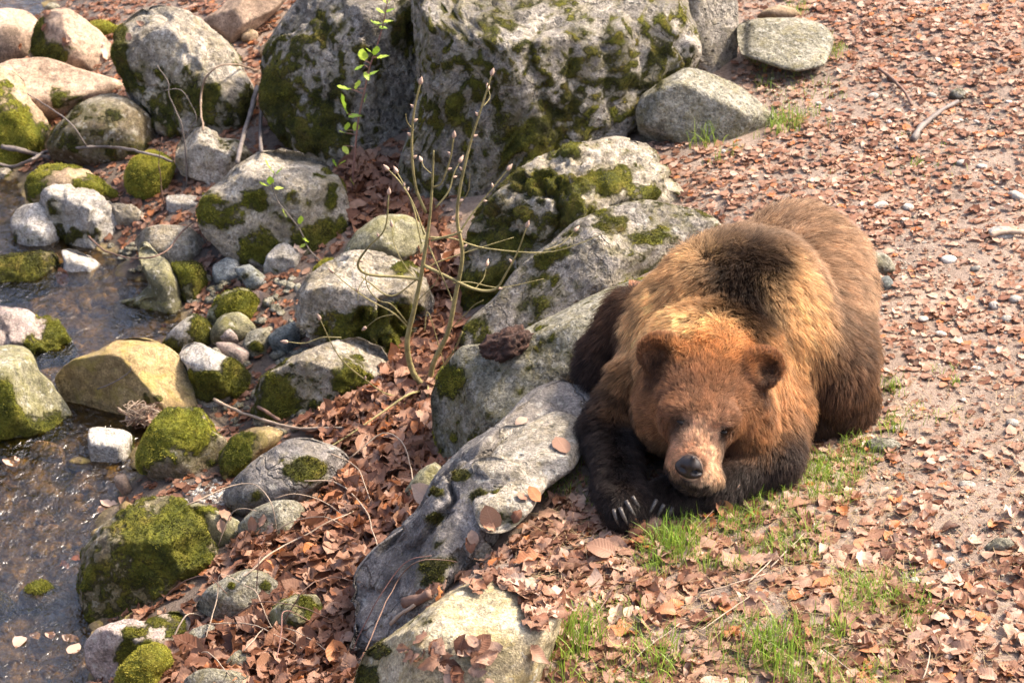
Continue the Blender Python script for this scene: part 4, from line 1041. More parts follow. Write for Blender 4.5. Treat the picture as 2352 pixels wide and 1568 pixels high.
# ---------------------------------------------------------------- leaf litter, pebbles
bpy.context.view_layer.update()
DG = bpy.context.evaluated_depsgraph_get()
def surf(u, v):
    """first solid surface (ground, stone, bear) seen at a picture position, with its normal"""
    d = Vector(rays(u, v)).normalized(); o = Vector(CAM)
    for _ in range(6):
        hit, loc, nrm, idx, ob, mt = scene.ray_cast(DG, o, d)
        if not hit: return hit_ground(u, v), np.array([0, 0, 1.0]), None
        if ob.name.startswith('water') or ob.name.startswith('fur'):
            o = loc + d * 1e-3; continue
        return np.array(loc), np.array(nrm), ob
    return np.array(loc), np.array(nrm), ob

def in_poly(u, v, poly):
    P_ = np.array(poly, float); x1, y1 = P_[:, 0], P_[:, 1]; x2, y2 = np.roll(x1, -1), np.roll(y1, -1)
    u = np.asarray(u)[:, None]; v = np.asarray(v)[:, None]
    c = ((y1 > v) != (y2 > v)) & (u < (x2 - x1) * (v - y1) / np.where(y2 == y1, 1e-9, y2 - y1) + x1)
    return c.sum(1) % 2 == 1

def mat_leaf(name='beech_leaf', stops=None):
    k = NT(name)
    tone = k.attr('tone'); al = k.attr('along'); si = k.attr('side')
    stops = stops or [(0.0, (.085, .036, .02)), (.22, (.20, .085, .045)), (.45, (.30, .162, .10)), (.62, (.39, .24, .165)), (.8, (.53, .375, .28)), (.92, (.37, .13, .042)), (1.0, (.50, .205, .08))]
    c = k.ramp(tone, stops)
    pos = k.n('ShaderNodeTexCoord').outputs['Object']
    bl = k.noise(pos, 55, 4, .65)
    c = k.mix(.45, c, k.ramp(bl, [(.32, .18), (.5, .5), (.68, .8)]), 'OVERLAY')
    ph = k.math('SUBTRACT', k.math('MULTIPLY', al, 62.0), k.math('MULTIPLY', k.math('ABSOLUTE', si), 11.0))
    ve = k.math('SINE', ph)
    mid = k.ramp(k.math('ABSOLUTE', si), [(.03, 1.0), (.10, 0.0)])
    h = k.math('ADD', k.math('MULTIPLY', ve, .5), mid)
    c = k.mix(k.math('MULTIPLY', mid, .2), c, (.48, .30, .20))
    k.l(c, k.b.inputs['Base Color']); k.b.inputs['Roughness'].default_value = .5
    k.b.inputs['Specular IOR Level'].default_value = .32
    k.l(k.bump(h, .16, .003), k.b.inputs['Normal'])
    tr = k.n('ShaderNodeBsdfTranslucent'); k.l(c, tr.inputs['Color'])
    mx = k.n('ShaderNodeMixShader'); mx.inputs[0].default_value = .22
    k.l(k.b.outputs[0], mx.inputs[1]); k.l(tr.outputs[0], mx.inputs[2]); k.l(mx.outputs[0], k.out.inputs['Surface'])
    return k.m
LEAF_M = mat_leaf()

def leaf_shape(seed, curl=1.0, torn=False):
    r = np.random.default_rng(seed)
    ns = 7; V = []
    cl = r.normal(0, .55) * curl; fold = r.uniform(-.1, .55) * curl; tw = r.normal(0, .35) * curl; wave = r.uniform(.03, .14) * curl
    endc = r.normal(0, .5) * curl
    AL, SI = [], []
    for i in range(ns):
        t = i / (ns - 1)
        w = .34 * (math.sin(math.pi * min(1, t * .93 + .035)) ** .75) * (1 - .18 * (t - .5))
        if i in (0, ns - 1): w = .012
        for s in (-1, -.5, 0, .5, 1):
            x = s * w; y = t - .5
            if torn and i not in (0, ns - 1): x *= r.uniform(.45, 1.08); y += r.uniform(-.05, .05)
            z = abs(s) * w * fold + wave * math.sin(t * 17 + s * 2) * abs(s)
            z += cl * (y * y - .08) + endc * max(0, y) ** 2 * 1.3
            a = tw * y
            x, z = x * math.cos(a) - z * math.sin(a), x * math.sin(a) + z * math.cos(a)
            V.append((x, y, z)); AL.append(t); SI.append(s)
    Fs = []
    for i in range(ns - 1):
        for j in range(4):
            a = i * 5 + j; Fs.append((a, a + 1, a + 6, a + 5))
    return np.array(V), np.array(Fs), np.array(AL), np.array(SI)
SHAPES = [leaf_shape(900 + i, [.5, 1.0, 1.5, 1.25][i % 4], i % 3 == 2) for i in range(18)]

def frames(nrm, yaw, tilt, tdir):
    """rotation per leaf: lie along the surface, turned and tipped"""
    n = nrm + np.stack([np.cos(tdir), np.sin(tdir), 0 * tdir], 1) * np.tan(tilt)[:, None]
    n /= np.linalg.norm(n, axis=1)[:, None]
    h = np.stack([np.cos(yaw), np.sin(yaw), 0 * yaw], 1)
    x = h - (h * n).sum(1)[:, None] * n; x /= np.linalg.norm(x, axis=1)[:, None]
    y = np.cross(n, x)
    return np.stack([x, y, n], 2)

def ground_normal(x, y):
    e = .04
    gx_ = (ground_z(x + e, y, False) - ground_z(x - e, y, False)) / (2 * e)
    gy_ = (ground_z(x, y + e, False) - ground_z(x, y - e, False)) / (2 * e)
    n = np.stack([-gx_, -gy_, np.ones_like(gx_)], 1)
    return n / np.linalg.norm(n, axis=1)[:, None]

GULLY = pl('790,360,930,390,1010,520,1070,600,1060,760,1020,860,990,960,1010,1100,960,1210,840,1290,800,1400,805,1500,960,3000,330,3000,330,1700,400,1490,560,1430,530,1330,560,1250,710,1200,810,1060,690,980,860,900,910,830,1000,700,830,580,790,480')
PATHZ = pl('1690,-200,4200,-200,4200,3000,1100,3000,1230,1500,1270,1400,1150,1330,1030,1365,1090,1310,1160,1270,1220,1190,1270,1080,1330,950,1400,860,1560,560,1560,430,1480,330,1620,330,1740,330,1790,260,1680,190,1690,60')
LEFTZ = [pl('540,40,700,-40,700,40,590,150,600,330,560,330,540,280,600,200'), pl('370,300,420,300,420,420,480,440,560,400,470,520,330,540,290,470,390,420'), pl('230,60,330,20,300,110,260,110'), pl('455,600,620,640,700,680,680,760,560,720,460,640'), pl('470,930,720,960,640,1060,520,1120,320,1120,300,1080,470,1000'), pl('410,850,700,830,700,900,570,960,450,930')]
BARE = [pl('1230,1010,1420,940,1400,1160,1300,1180,1180,1190'), pl('1960,1040,2352,1060,2352,1200,2000,1230')]

def weight(u, v):
    w = np.zeros(len(u))
    w[in_poly(u, v, PATHZ)] = .66
    w[in_poly(u, v, GULLY)] = 1.0
    for z in LEFTZ: w = np.where(in_poly(u, v, z), np.maximum(w, .8), w)
    w = np.where((w == 0) & (u < 1060), .6, w)
    w = np.where(in_poly(u, v, pl('1500,1190,1640,1140,1820,1080,1950,1060,1960,1250,1800,1330,1580,1320')), w * .55, w)
    for z in BARE: w = np.where(in_poly(u, v, z), w * .5, w)
    return w

NC = 110000
cx_ = rng.uniform(-2.4, 3.4, NC); cy_ = rng.uniform(4.2, 12.6, NC)
cz_ = ground_z(cx_, cy_)
pu, pv, pt = to_px(np.stack([cx_, cy_, cz_], 1))
w = weight(pu, pv)
patch = fbm(np.stack([cx_ * 3.2, cy_ * 3.2, 0 * cx_], 1), 3, 140)
isgul = in_poly(pu, pv, GULLY)
w = w * np.where(isgul, 1, np.clip(.95 + patch * 1.3 - .28 * smooth01(pu, 1850, 2250) * smooth01(pv, 300, 600) * smooth01(-pv, -1300, -1150), .3, 1.3))
ok = (rng.random(NC) < w) & (cz_ > water_z(cy_) + .012)
cx_, cy_, cz_, pu, pv, pt, isgul = [a[ok] for a in (cx_, cy_, cz_, pu, pv, pt, isgul)]
nl = len(cx_)
ln_ = np.where(isgul, rng.uniform(.055, .088, nl), np.where(pv > 1150, rng.uniform(.024, .086, nl) * rng.uniform(.65, 1, nl), rng.uniform(.018, .054, nl) * rng.uniform(.7, 1, nl)))
extra = rng.random(nl)
zoff = np.where(isgul, rng.uniform(.004, .040, nl), rng.uniform(.001, .012, nl))
tilt = np.abs(rng.normal(0, 1, nl)) * np.where(isgul, .50, np.where(pv > 1150, .26, .17))
nrm_ = ground_normal(cx_, cy_)
ROT = frames(nrm_, rng.uniform(0, 2 * np.pi, nl), np.minimum(tilt, 1.1), rng.uniform(0, 2 * np.pi, nl))
tone = np.clip(rng.normal(.43, .20, nl), 0, .78); tone = np.where(rng.random(nl) < .07, rng.uniform(.86, 1, nl), tone)
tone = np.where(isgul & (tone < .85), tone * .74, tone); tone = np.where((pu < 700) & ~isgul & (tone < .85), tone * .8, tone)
kind = rng.integers(0, len(SHAPES), nl); kind = np.where(~isgul & (pv < 1150) & (rng.random(nl) < .55), rng.choice([0, 4, 8, 12, 16], nl), kind)
POS = np.stack([cx_, cy_, cz_ + zoff], 1)
# the 300 leaves that show largest are objects of their own
inview = (pu > 6) & (pu < 2346) & (pv > 6) & (pv < 1562)
hidden = np.zeros(nl, bool)
score = ln_ / pt * (1 + 6 * zoff) * inview
order = np.argsort(-score)
single = []
for i in order:
    if len(single) >= 268: break
    d = Vector(POS[i] + [0, 0, .012]) - Vector(CAM)
    hit, loc, *_ = scene.ray_cast(DG, Vector(CAM), d.normalized())
    if hit and loc is not None and (Vector(loc) - Vector(CAM)).length < d.length - .05: continue
    if rng.random() < .35: continue
    single.append(i)
single = np.array(single)
rest = np.setdiff1d(np.arange(nl), single)

def leaf_mass(name, idx, label):
    Vs, Fs, T, A, Sd = [], [], [], [], []; off = 0
    for k_ in range(len(SHAPES)):
        j = idx[kind[idx] == k_]
        if not len(j): continue
        sv, sf, sa, ss = SHAPES[k_]
        W_ = np.einsum('nij,vj->nvi', ROT[j], sv) * ln_[j][:, None, None] + POS[j][:, None, :]
        Vs.append(W_.reshape(-1, 3))
        Fs.append((sf[None] + (np.arange(len(j)) * len(sv))[:, None, None]).reshape(-1, 4) + off)
        T.append(np.repeat(tone[j], len(sv))); A.append(np.tile(sa, len(j))); Sd.append(np.tile(ss, len(j)))
        off += len(j) * len(sv)
    o = link_mesh(name, np.concatenate(Vs), np.concatenate(Fs), LEAF_M)
    put_attr(o, 'tone', np.concatenate(T)); put_attr(o, 'along', np.concatenate(A)); put_attr(o, 'side', np.concatenate(Sd))
    tag(o, label, kind='stuff'); return o
# leaves that blew onto the stones and the rim of the bank
RS = [(pl('1130,1330,1320,1380,1330,1600,1180,1600,1230,1460,1210,1390'), 150, .06), (pl('1100,1160,1240,1130,1200,1260,1080,1330,1040,1330'), 14, .05), (pl('930,1470,1130,1450,1150,1580,950,1580'), 40, .055), (pl('1180,1200,1330,1120,1340,1300,1200,1320'), 40, .06),
      (pl('20,130,330,120,330,20,200,10,100,20'), 10, .05), (pl('430,1180,640,1140,640,1240,440,1260'), 10, .06), (pl('960,1370,1100,1310,1240,1320,1200,1345,1050,1370'), 30, .05)]
xp, xr, xl, xk, xt = [], [], [], [], []
for poly, n, sz in RS:
    P_ = np.array(poly); uu = rng.uniform(P_[:, 0].min(), P_[:, 0].max(), n * 4); vv = rng.uniform(P_[:, 1].min(), P_[:, 1].max(), n * 4)
    mm_ = in_poly(uu, vv, poly)
    for a, b in list(zip(uu[mm_], vv[mm_]))[:n]:
        p_, n_, ob = surf(a, b)
        if n_[2] < .35 or (ob and ob.name == 'bear'): continue
        xp.append(p_ + n_ * rng.uniform(.004, .016)); xl.append(sz * rng.uniform(.7, 1.15)); xk.append(rng.integers(0, 18)); xt.append(np.clip(rng.normal(.5, .22), 0, .95))
        xr.append(frames(np.array(n_)[None] , np.array([rng.uniform(0, 6.28)]), np.array([abs(rng.normal(0, .35))]), np.array([rng.uniform(0, 6.28)]))[0])
n0 = nl; nx_ = len(xp)
POS = np.vstack([POS, xp]); ROT = np.concatenate([ROT, np.array(xr)]); ln_ = np.append(ln_, xl); kind = np.append(kind, xk); tone = np.append(tone, xt)
rest = np.append(rest, np.arange(n0, n0 + nx_))
# crumbled leaf bits trodden into the path
nb_ = 24000
bx, by = rng.uniform(-.1, 2.6, nb_), rng.uniform(5.0, 11.5, nb_); bz = ground_z(bx, by); bu, bw, _ = to_px(np.stack([bx, by, bz], 1))
bk = in_poly(bu, bw, PATHZ); bx, by, bz = bx[bk], by[bk], bz[bk]; nb_ = len(bx)
POS = np.vstack([POS, np.stack([bx, by, bz + rng.uniform(.001, .006, nb_)], 1)])
ROT = np.concatenate([ROT, frames(ground_normal(bx, by), rng.uniform(0, 6.28, nb_), np.abs(rng.normal(0, .25, nb_)), rng.uniform(0, 6.28, nb_))])
bits = np.arange(len(ln_), len(ln_) + nb_)
ln_ = np.append(ln_, rng.uniform(.007, .022, nb_)); kind = np.append(kind, rng.choice([2, 5, 8, 11, 14, 17], nb_)); tone = np.append(tone, np.clip(rng.normal(.5, .26, nb_), 0, .84))
leaf_mass('leaf_litter', rest, 'deep carpet of brown fallen beech leaves over path and gully')

leaf_mass('leaf_crumbs', bits, 'crumbled brown leaf bits trodden into the path')
LEAFMESH = {}
def leaf_mesh(k_, tq):
    key = (k_, tq)
    if key not in LEAFMESH:
        sv, sf, sa, ss = SHAPES[k_]
        me = bpy.data.meshes.new('fallen_leaf'); me.from_pydata([tuple(p) for p in sv], [], [tuple(int(q) for q in f) for f in sf]); me.update()
        me.polygons.foreach_set('use_smooth', np.ones(len(me.polygons), dtype=bool))
        me.materials.append(LEAF_M)
        for nm, d in (('tone', np.full(len(sv), tq / 10)), ('along', sa), ('side', ss)):
            a = me.attributes.new(nm, 'FLOAT', 'POINT'); a.data.foreach_set('value', d.astype(np.float32))
        LEAFMESH[key] = me
    return LEAFMESH[key]
def one_leaf(pos, rot3, size, k_, tq, label, group, name='fallen_leaf', cat='leaf'):
    o = bpy.data.objects.new(name, leaf_mesh(k_, tq)); COL.objects.link(o)
    M = Matrix.Identity(4)
    for r_ in range(3):
        for c_ in range(3): M[r_][c_] = float(rot3[r_, c_]) * size
        M[r_][3] = float(pos[r_])
    o.matrix_world = M
    tag(o, label, cat, group); return o
LAND = [((1450,1215),'below the claws of the bear'),((1540,1245),'around the green tuft before the paws'),((1330,1490),'beside the tall upright grass tuft'),((1800,1520),'by the large loose grass tuft'),((1560,1540),'at the bottom edge by the pale mixed tuft'),
 ((1170,1300),'between ledge rock and cream boulder'),((1230,1420),'on the right rim of the cream boulder'),((2010,1365),'near the short spreading tuft'),((2300,1250),'near the oval stone by the right edge'),((2250,1500),'in the bottom right corner'),((2050,1500),'among thin blades at the lower right'),
 ((1720,1200),'in the patchy grass right of the chin'),((1860,1120),'below the right hip of the bear'),((2020,1020),'beside the flat stone near the hip'),((1800,1380),'in the middle of the near path'),((1600,1400),'on the open litter below the chin tuft'),((1420,1350),'below the trodden soil by the ledge'),
 ((2200,1120),'on the bare strip of path at the right'),((2200,800),'on the stony path right of the bear'),((985,900),'at the base of the bare shrub'),((870,980),'left of the shrub base beside the big slab'),((950,1120),'at the foot of the green grey slab'),((850,1220),'along the left side of the ledge rock'),
 ((740,1130),'beside the grey boulder with the moss patch'),((620,1230),'by the oval grey stone'),((560,1290),'right of the round mossy boulder'),((650,1330),'behind the turtle backed stone'),((760,1380),'right of the olive green stone'),((720,1510),'at the bottom edge left of the cream boulder'),((500,1480),'among the twigs by the pinkish rock'),((620,1480),'below the olive green stone'),
 ((870,440),'in the pocket left of the giant boulder'),((1010,600),'behind the bare shrub'),((1020,740),'between shrub and mossy bank rocks'),((760,1260),'in the middle of the leafy gully'),((820,1080),'in the drift above the middle of the gully')]
LP = np.array([q[0] for q in LAND], float)
TN = [(.15, 'very dark brown'), (.38, 'dark brown'), (.52, 'mid brown'), (.66, 'pinkish tan'), (.85, 'pale tan'), (1.1, 'rusty orange')]
for i in single:
    land = LAND[int(np.argmin(((LP - [pu[i], pv[i]]) ** 2 @ np.array([1, 1.6]))))][1]
    col = next(n_ for q_, n_ in TN if tone[i] < q_)
    shp = ['flat', 'curved', 'curled', 'folded'][int(kind[i]) % 4]; shp = 'torn ' + shp if kind[i] % 3 == 2 else shp
    big = 'large' if ln_[i] > .066 else ('small' if ln_[i] < .056 else 'medium')
    pose = 'upturned ' if tilt[i] > .6 else ''
    grp = 'fallen leaves in the gully' if isgul[i] else 'fallen leaves on the path'
    one_leaf(POS[i], ROT[i], ln_[i], int(kind[i]), int(round(tone[i] * 10)), ' '.join(f'{big} {pose}{col} {shp} leaf {land}'.split()[:16]), grp)

def put_leaf(u, v, size, tq, label, group=None, lift=.006, tilt_=.2, yaw=None, up=None, k_=None):
    p, n, ob = surf(u, v)
    if up is not None: n = np.array(up, float)
    n = n / np.linalg.norm(n)
    yw = yaw if yaw is not None else rng.uniform(0, 6.28)
    Rm = frames(n[None], np.array([yw]), np.array([tilt_]), np.array([rng.uniform(0, 6.28)]))[0]
    return one_leaf(p + n * lift, Rm, size, k_ if k_ is not None else int(rng.integers(0, len(SHAPES))), tq, label, group)
put_leaf(1498, 1204, .072, 5, 'tan beech leaf standing on edge against the paw of the bear', up=(.25, -.75, .45), yaw=.6, k_=0, lift=.025)
put_leaf(1460, 1215, .06, 9, 'orange brown folded leaf just below the claws of the bear', up=(.1, -.6, .6), k_=3, lift=.02)
put_leaf(1655, 1165, .062, 9, 'rusty leaf propped upright under the chin right of the tuft', up=(.3, -.8, .4), yaw=1.3, k_=1, lift=.025)
put_leaf(1462, 662, .07, 9, 'orange leaf stuck on the slab beside the shoulder of the bear', k_=0)
put_leaf(1128, 1188, .085, 5, 'large square pinkish leaf flat on the ledge', k_=0, lift=.01)
put_leaf(1198, 970, .045, 8, 'reddish leaf scrap on the flat grey block of the ledge', k_=4)
put_leaf(1290, 1025, .075, 5, 'broad pinkish leaf on the trodden soil left of the forepaw', k_=0)
put_leaf(1380, 1275, .085, 5, 'wide ribbed tan leaf lying open below the paws', k_=4, lift=.03, up=(0, -.3, .9))
put_leaf(1215, 1300, .08, 9, 'large red brown leaf above the cream boulder', k_=1, lift=.02)
put_leaf(45, 35 + 70, .03, 9, 'single orange leaf on the brown corner boulder')
put_leaf(272, 178, .05, 9, 'orange leaf at the tip of the flat tan slab')
put_leaf(240, 122, .07, 8, 'pale curled leaf against the pointed brown boulder')
put_leaf(145, 637, .075, 9, 'wet red brown leaf against the cream stone in the stream', up=(-.3, -.8, .5))
put_leaf(690, 568, .07, 8, 'brown leaf leaning on top of the square white block', up=(.2, -.6, .8))
put_leaf(380, 752, .025, 10, 'tiny orange leaf caught at the foot of the boot shaped stone')
put_leaf(600, 690, .11, 8, 'long upright leaf between small stones left of the white rock', up=(.2, -.95, .2), yaw=1.5, k_=3, lift=.03)
WL = 'brown leaf floating flat on the lower pool'
WN=iter(['just left of the pinkish rock', 'upper one of two touching the pinkish rock side', 'at the lower far left', 'second from the left in the floating row', 'in the middle of the floating row', 'against the round mossy boulder', 'off the round mossy boulder', 'near the olive slab end', 'tucked behind the mossy boulder top', 'by the small moss dome'])
for (u, v, s, q) in ((162, 1468, .06, 8), (170, 1492, .06, 8), (45, 1475, .06, 8), (80, 1462, .045, 8), (115, 1460, .045, 7), (180, 1283, .05, 9), (150, 1300, .05, 9), (250, 1158, .06, 8), (240, 1172, .06, 7), (25, 1062, .08, 8)):
    p = at_z(u, v, 0); d = rays(u, v)
    t = np.linspace(5, 12, 400); pp = CAM + t[:, None] * d; kx = int(np.argmax(pp[:, 2] < water_z(pp[:, 1])))
    Rm = frames(np.array([[0, 0, 1.0]]), np.array([rng.uniform(0, 6.28)]), np.array([.05]), np.array([0.0]))[0]
    one_leaf(pp[kx] + [0, 0, .006], Rm, s, int(rng.choice([0, 4, 8, 12])), q, 'brown leaf floating ' + next(WN), 'leaves floating on the lower pool')
put_leaf(975, 1290 - 155, .09, 8, 'large leaf on edge at the foot of the dark green stone', up=(-.3, -.7, .5))

# pebbles: countable ones on the path
def pebble_mesh(seed):
    r = np.random.default_rng(seed); V, Fc = ico(2)
    s = np.array([1, r.uniform(.6, .9), r.uniform(.38, .6)])
    v = V * s; v = v * (1 + .22 * fbm(V * 1.3 + r.uniform(-9, 9, 3), 2, seed))[:, None]
    return v, Fc
PEB = []
for i in range(6):
    v, f = pebble_mesh(40 + i)
    me = bpy.data.meshes.new('pebble'); me.from_pydata([tuple(q) for q in v], [], [tuple(int(q) for q in x) for x in f]); me.update()
    me.polygons.foreach_set('use_smooth', np.ones(len(me.polygons), dtype=bool))
    me.materials.append(PM[i % 2]); PEB.append(me)
pz = [(2005,225,14),(2140,222,12),(2210,378,16),(2255,385,13),(2095,255,9),(2020,480,22),(2085,480,15),(2180,601,20),(2300,545,34),(2032,684,13),(2240,620,13),(2330,690,16),(2285,705,14),(2312,735,14),(2315,768,12),(2290,560,14),
      (2220,1118,20),(2180,1290,15),(2155,1255,9),(2050,985,10),(2240,850,14),(2160,1080,8),(2300,1165,9),(2345,1160,12),(2100,1335,12),(2250,1400,12),(2210,920,9),(2325,975,16),(1990,690,12),(2120,560,10),(2335,455,20),(2120,735,13),(2160,770,15),(1850,830,0),
      (1985,1430,9),(2275,1380,9),(2060,1160,8),(2330,1450,10),(1905,255,12),(1880,240,9),(1960,290,8),(2190,1000,9)]
PL = [((1700,80),'by the broad flat slab'),((1900,60),'at the far top edge'),((2200,60),'in the far upper right'),((1850,260),'beyond the cracked rounded boulder'),((2050,220),'near the thin dark stick'),((2180,260),'near the curved grey branch'),((2230,390),'below the curved grey branch'),((2050,480),'behind the back of the bear'),((2330,450),'at the right edge above the pale wood'),
 ((2300,560),'beside the pale wood piece'),((2030,690),'close to the back of the bear'),((2180,620),'between bear and pale wood piece'),((2310,740),'at the right edge below the pale wood'),((2150,760),'on the stony strip right of the bear'),((2230,880),'near the tiny lone tuft'),((2040,990),'by the flat stone at the hip'),((2200,1090),'on the bare strip right of the hip'),((2330,1170),'at the right edge of the bare strip'),((2170,1270),'left of the smooth oval stone'),((2080,1340),'near the short spreading tuft'),((2280,1400),'below the smooth oval stone'),((1985,1430),'in the litter at lower right'),((1600,420),'behind the bank rocks'),((1750,420),'below the dense fine tuft')]
gz = np.array([rng.uniform(1560, 2352, 30), rng.uniform(0, 560, 30), rng.uniform(5, 9, 30)]).T
for (u, v, r_) in [q for q in pz if q[2] > 0] + [tuple(q) for q in gz]:
    if not in_poly(np.array([u]), np.array([v]), PATHZ)[0]: continue
    p = hit_ground(u, v); s = r_ / F * np.linalg.norm(p - CAM)
    o = bpy.data.objects.new('pebble', PEB[int(rng.integers(0, 6))]); COL.objects.link(o)
    o.location = p + np.array([0, 0, s * .25]); o.scale = (s, s, s); o.rotation_euler = (rng.normal(0, .15), rng.normal(0, .15), rng.uniform(-.6, .6))
    pk = PEB.index(o.data); pcol = ['pale', 'grey'][pk % 2]
    land = PL[int(np.argmin([(u - q[0][0]) ** 2 + (v - q[0][1]) ** 2 for q in PL]))][1]
    tag(o, f"{'tiny' if r_ < 10 else 'small' if r_ < 15 else 'larger'} {pcol} pebble on the path {land}", 'pebble', 'loose pebbles on the path')

def pebble_mass(name, u, v, r_, mat, label, zfun=None, sub=1, sink=.3):
    Vs, Fs = [], []; off = 0; V, Fc = ico(sub)
    for i in range(len(u)):
        p = hit_ground(u[i], v[i]) if zfun is None else zfun(u[i], v[i])
        s = r_[i] / F * np.linalg.norm(p - CAM)
        q = V * np.array([1, rng.uniform(.6, 1), rng.uniform(.4, .75)]) * s * (1 + .25 * rng.normal(0, 1, (len(V), 1)).clip(-1, 1))
        a = rng.uniform(0, 6.28); c_, s_ = math.cos(a), math.sin(a)
        q = np.stack([q[:, 0] * c_ - q[:, 1] * s_, q[:, 0] * s_ + q[:, 1] * c_, q[:, 2]], 1)
        Vs.append(q + p + [0, 0, s * sink]); Fs.append(Fc + off); off += len(V)
    o = link_mesh(name, np.concatenate(Vs), np.concatenate(Fs), RM[mat]); tag(o, label, kind='stuff'); return o
u = rng.normal(478, 28, 230); v = rng.normal(1132, 13, 230)
pebble_mass('gravel', u, v, rng.uniform(2.5, 8, 230), 'white', 'small heap of white gravel beside the grey boulder with the moss patch')
u = rng.uniform(1750, 2400, 1500); v = rng.uniform(100, 1400, 1500)
pebble_mass('gravel', u, v, rng.uniform(1.5, 6, 1500), 'pale', 'fine grit trodden into the open path')
u = np.concatenate([rng.uniform(0, 330, 150), rng.uniform(60, 400, 60)]); v = np.concatenate([rng.uniform(1060, 1568, 150), rng.uniform(640, 800, 60)])
pebble_mass('gravel', u, v, rng.uniform(10, 44, 210) * rng.uniform(.5, 1, 210), 'yell', 'brown and ochre stones covering the bed of the stream', sub=2, sink=-.28)
u = np.concatenate([rng.uniform(470, 700, 90), rng.uniform(430, 720, 60), rng.uniform(230, 450, 50)]); v = np.concatenate([rng.uniform(640, 840, 90), rng.uniform(900, 1010, 60), rng.uniform(560, 700, 50)])
pebble_mass('gravel', u, v, rng.uniform(5, 17, 200), 'speck', 'small grey stones packed between the boulders of the bank', sub=2)
# ---------------------------------------------------------------- moss pile on the stones
def mat_moss():
    k = NT('moss_pile')
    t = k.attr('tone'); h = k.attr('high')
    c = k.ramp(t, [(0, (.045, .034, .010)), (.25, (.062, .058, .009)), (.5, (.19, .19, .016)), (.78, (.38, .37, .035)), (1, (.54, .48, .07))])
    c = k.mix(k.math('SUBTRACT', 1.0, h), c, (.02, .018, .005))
    k.l(c, k.b.inputs['Base Color']); k.b.inputs['Roughness'].default_value = .8
    tr = k.n('ShaderNodeBsdfTranslucent'); k.l(c, tr.inputs['Color'])
    mx = k.n('ShaderNodeMixShader'); mx.inputs[0].default_value = .3
    k.l(k.b.outputs[0], mx.inputs[1]); k.l(tr.outputs[0], mx.inputs[2]); k.l(mx.outputs[0], k.out.inputs['Surface'])
    return k.m
MOSS_M = mat_moss()
for (o, pos, Fc, grow, nrm, tone_r, size) in ROCKS:
    if grow.max() < .5: continue
    g = grow[Fc].mean(1)
    a = np.linalg.norm(np.cross(pos[Fc[:, 1]] - pos[Fc[:, 0]], pos[Fc[:, 2]] - pos[Fc[:, 0]]), axis=1) / 2
    c = pos[Fc].mean(1); fn_ = nrm[Fc].mean(1)
    vis = ((CAM - c) * fn_).sum(1) / np.linalg.norm(CAM - c, axis=1)
    W_ = a * np.where(g > .35, g, 0) * np.where(vis > -.35, 1, .08)
    if W_.sum() < 1e-4: continue
    n = int(min(9000, W_.sum() * 95000))
    if n < 20: continue
    f = rng.choice(len(Fc), n, p=W_ / W_.sum())
    b1, b2 = rng.random(n), rng.random(n); fl_ = b1 + b2 > 1; b1[fl_], b2[fl_] = 1 - b1[fl_], 1 - b2[fl_]
    p = pos[Fc[f, 0]] + b1[:, None] * (pos[Fc[f, 1]] - pos[Fc[f, 0]]) + b2[:, None] * (pos[Fc[f, 2]] - pos[Fc[f, 0]])
    d = fn_[f] + rng.normal(0, .45, (n, 3)) + np.array([0, 0, .25]); d /= np.linalg.norm(d, axis=1)[:, None]
    s = np.cross(d, rng.normal(0, 1, (n, 3))); s /= np.linalg.norm(s, axis=1)[:, None]
    L_ = rng.uniform(.003, .009, n) * (.8 + .6 * fbm(p * 40, 2, 7)); wd = rng.uniform(.0014, .0028, n)
    V = np.stack([p - d * .002 - s * wd[:, None], p - d * .002 + s * wd[:, None], p + d * L_[:, None]], 1).reshape(-1, 3)
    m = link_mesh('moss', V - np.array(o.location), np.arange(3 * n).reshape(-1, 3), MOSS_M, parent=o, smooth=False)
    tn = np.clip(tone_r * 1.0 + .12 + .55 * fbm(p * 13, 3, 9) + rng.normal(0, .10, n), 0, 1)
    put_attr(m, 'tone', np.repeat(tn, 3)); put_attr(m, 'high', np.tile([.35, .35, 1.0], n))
    tag(m, kind='stuff')

# ---------------------------------------------------------------- grass
def mat_grass(name, lo, mi, hi):
    k = NT(name)
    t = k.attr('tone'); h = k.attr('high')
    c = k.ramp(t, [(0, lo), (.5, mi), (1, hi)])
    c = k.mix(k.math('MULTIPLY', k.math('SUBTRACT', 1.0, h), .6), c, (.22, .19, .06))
    k.l(c, k.b.inputs['Base Color']); k.b.inputs['Roughness'].default_value = .45
    tr = k.n('ShaderNodeBsdfTranslucent'); k.l(c, tr.inputs['Color'])
    mx = k.n('ShaderNodeMixShader'); mx.inputs[0].default_value = .4
    k.l(k.b.outputs[0], mx.inputs[1]); k.l(tr.outputs[0], mx.inputs[2]); k.l(mx.outputs[0], k.out.inputs['Surface'])
    return k.m
GREEN = mat_grass('green_grass', (.10, .18, .02), (.22, .36, .035), (.40, .52, .08))
STRAW = mat_grass('dry_grass', (.26, .16, .08), (.42, .29, .16), (.58, .45, .28))
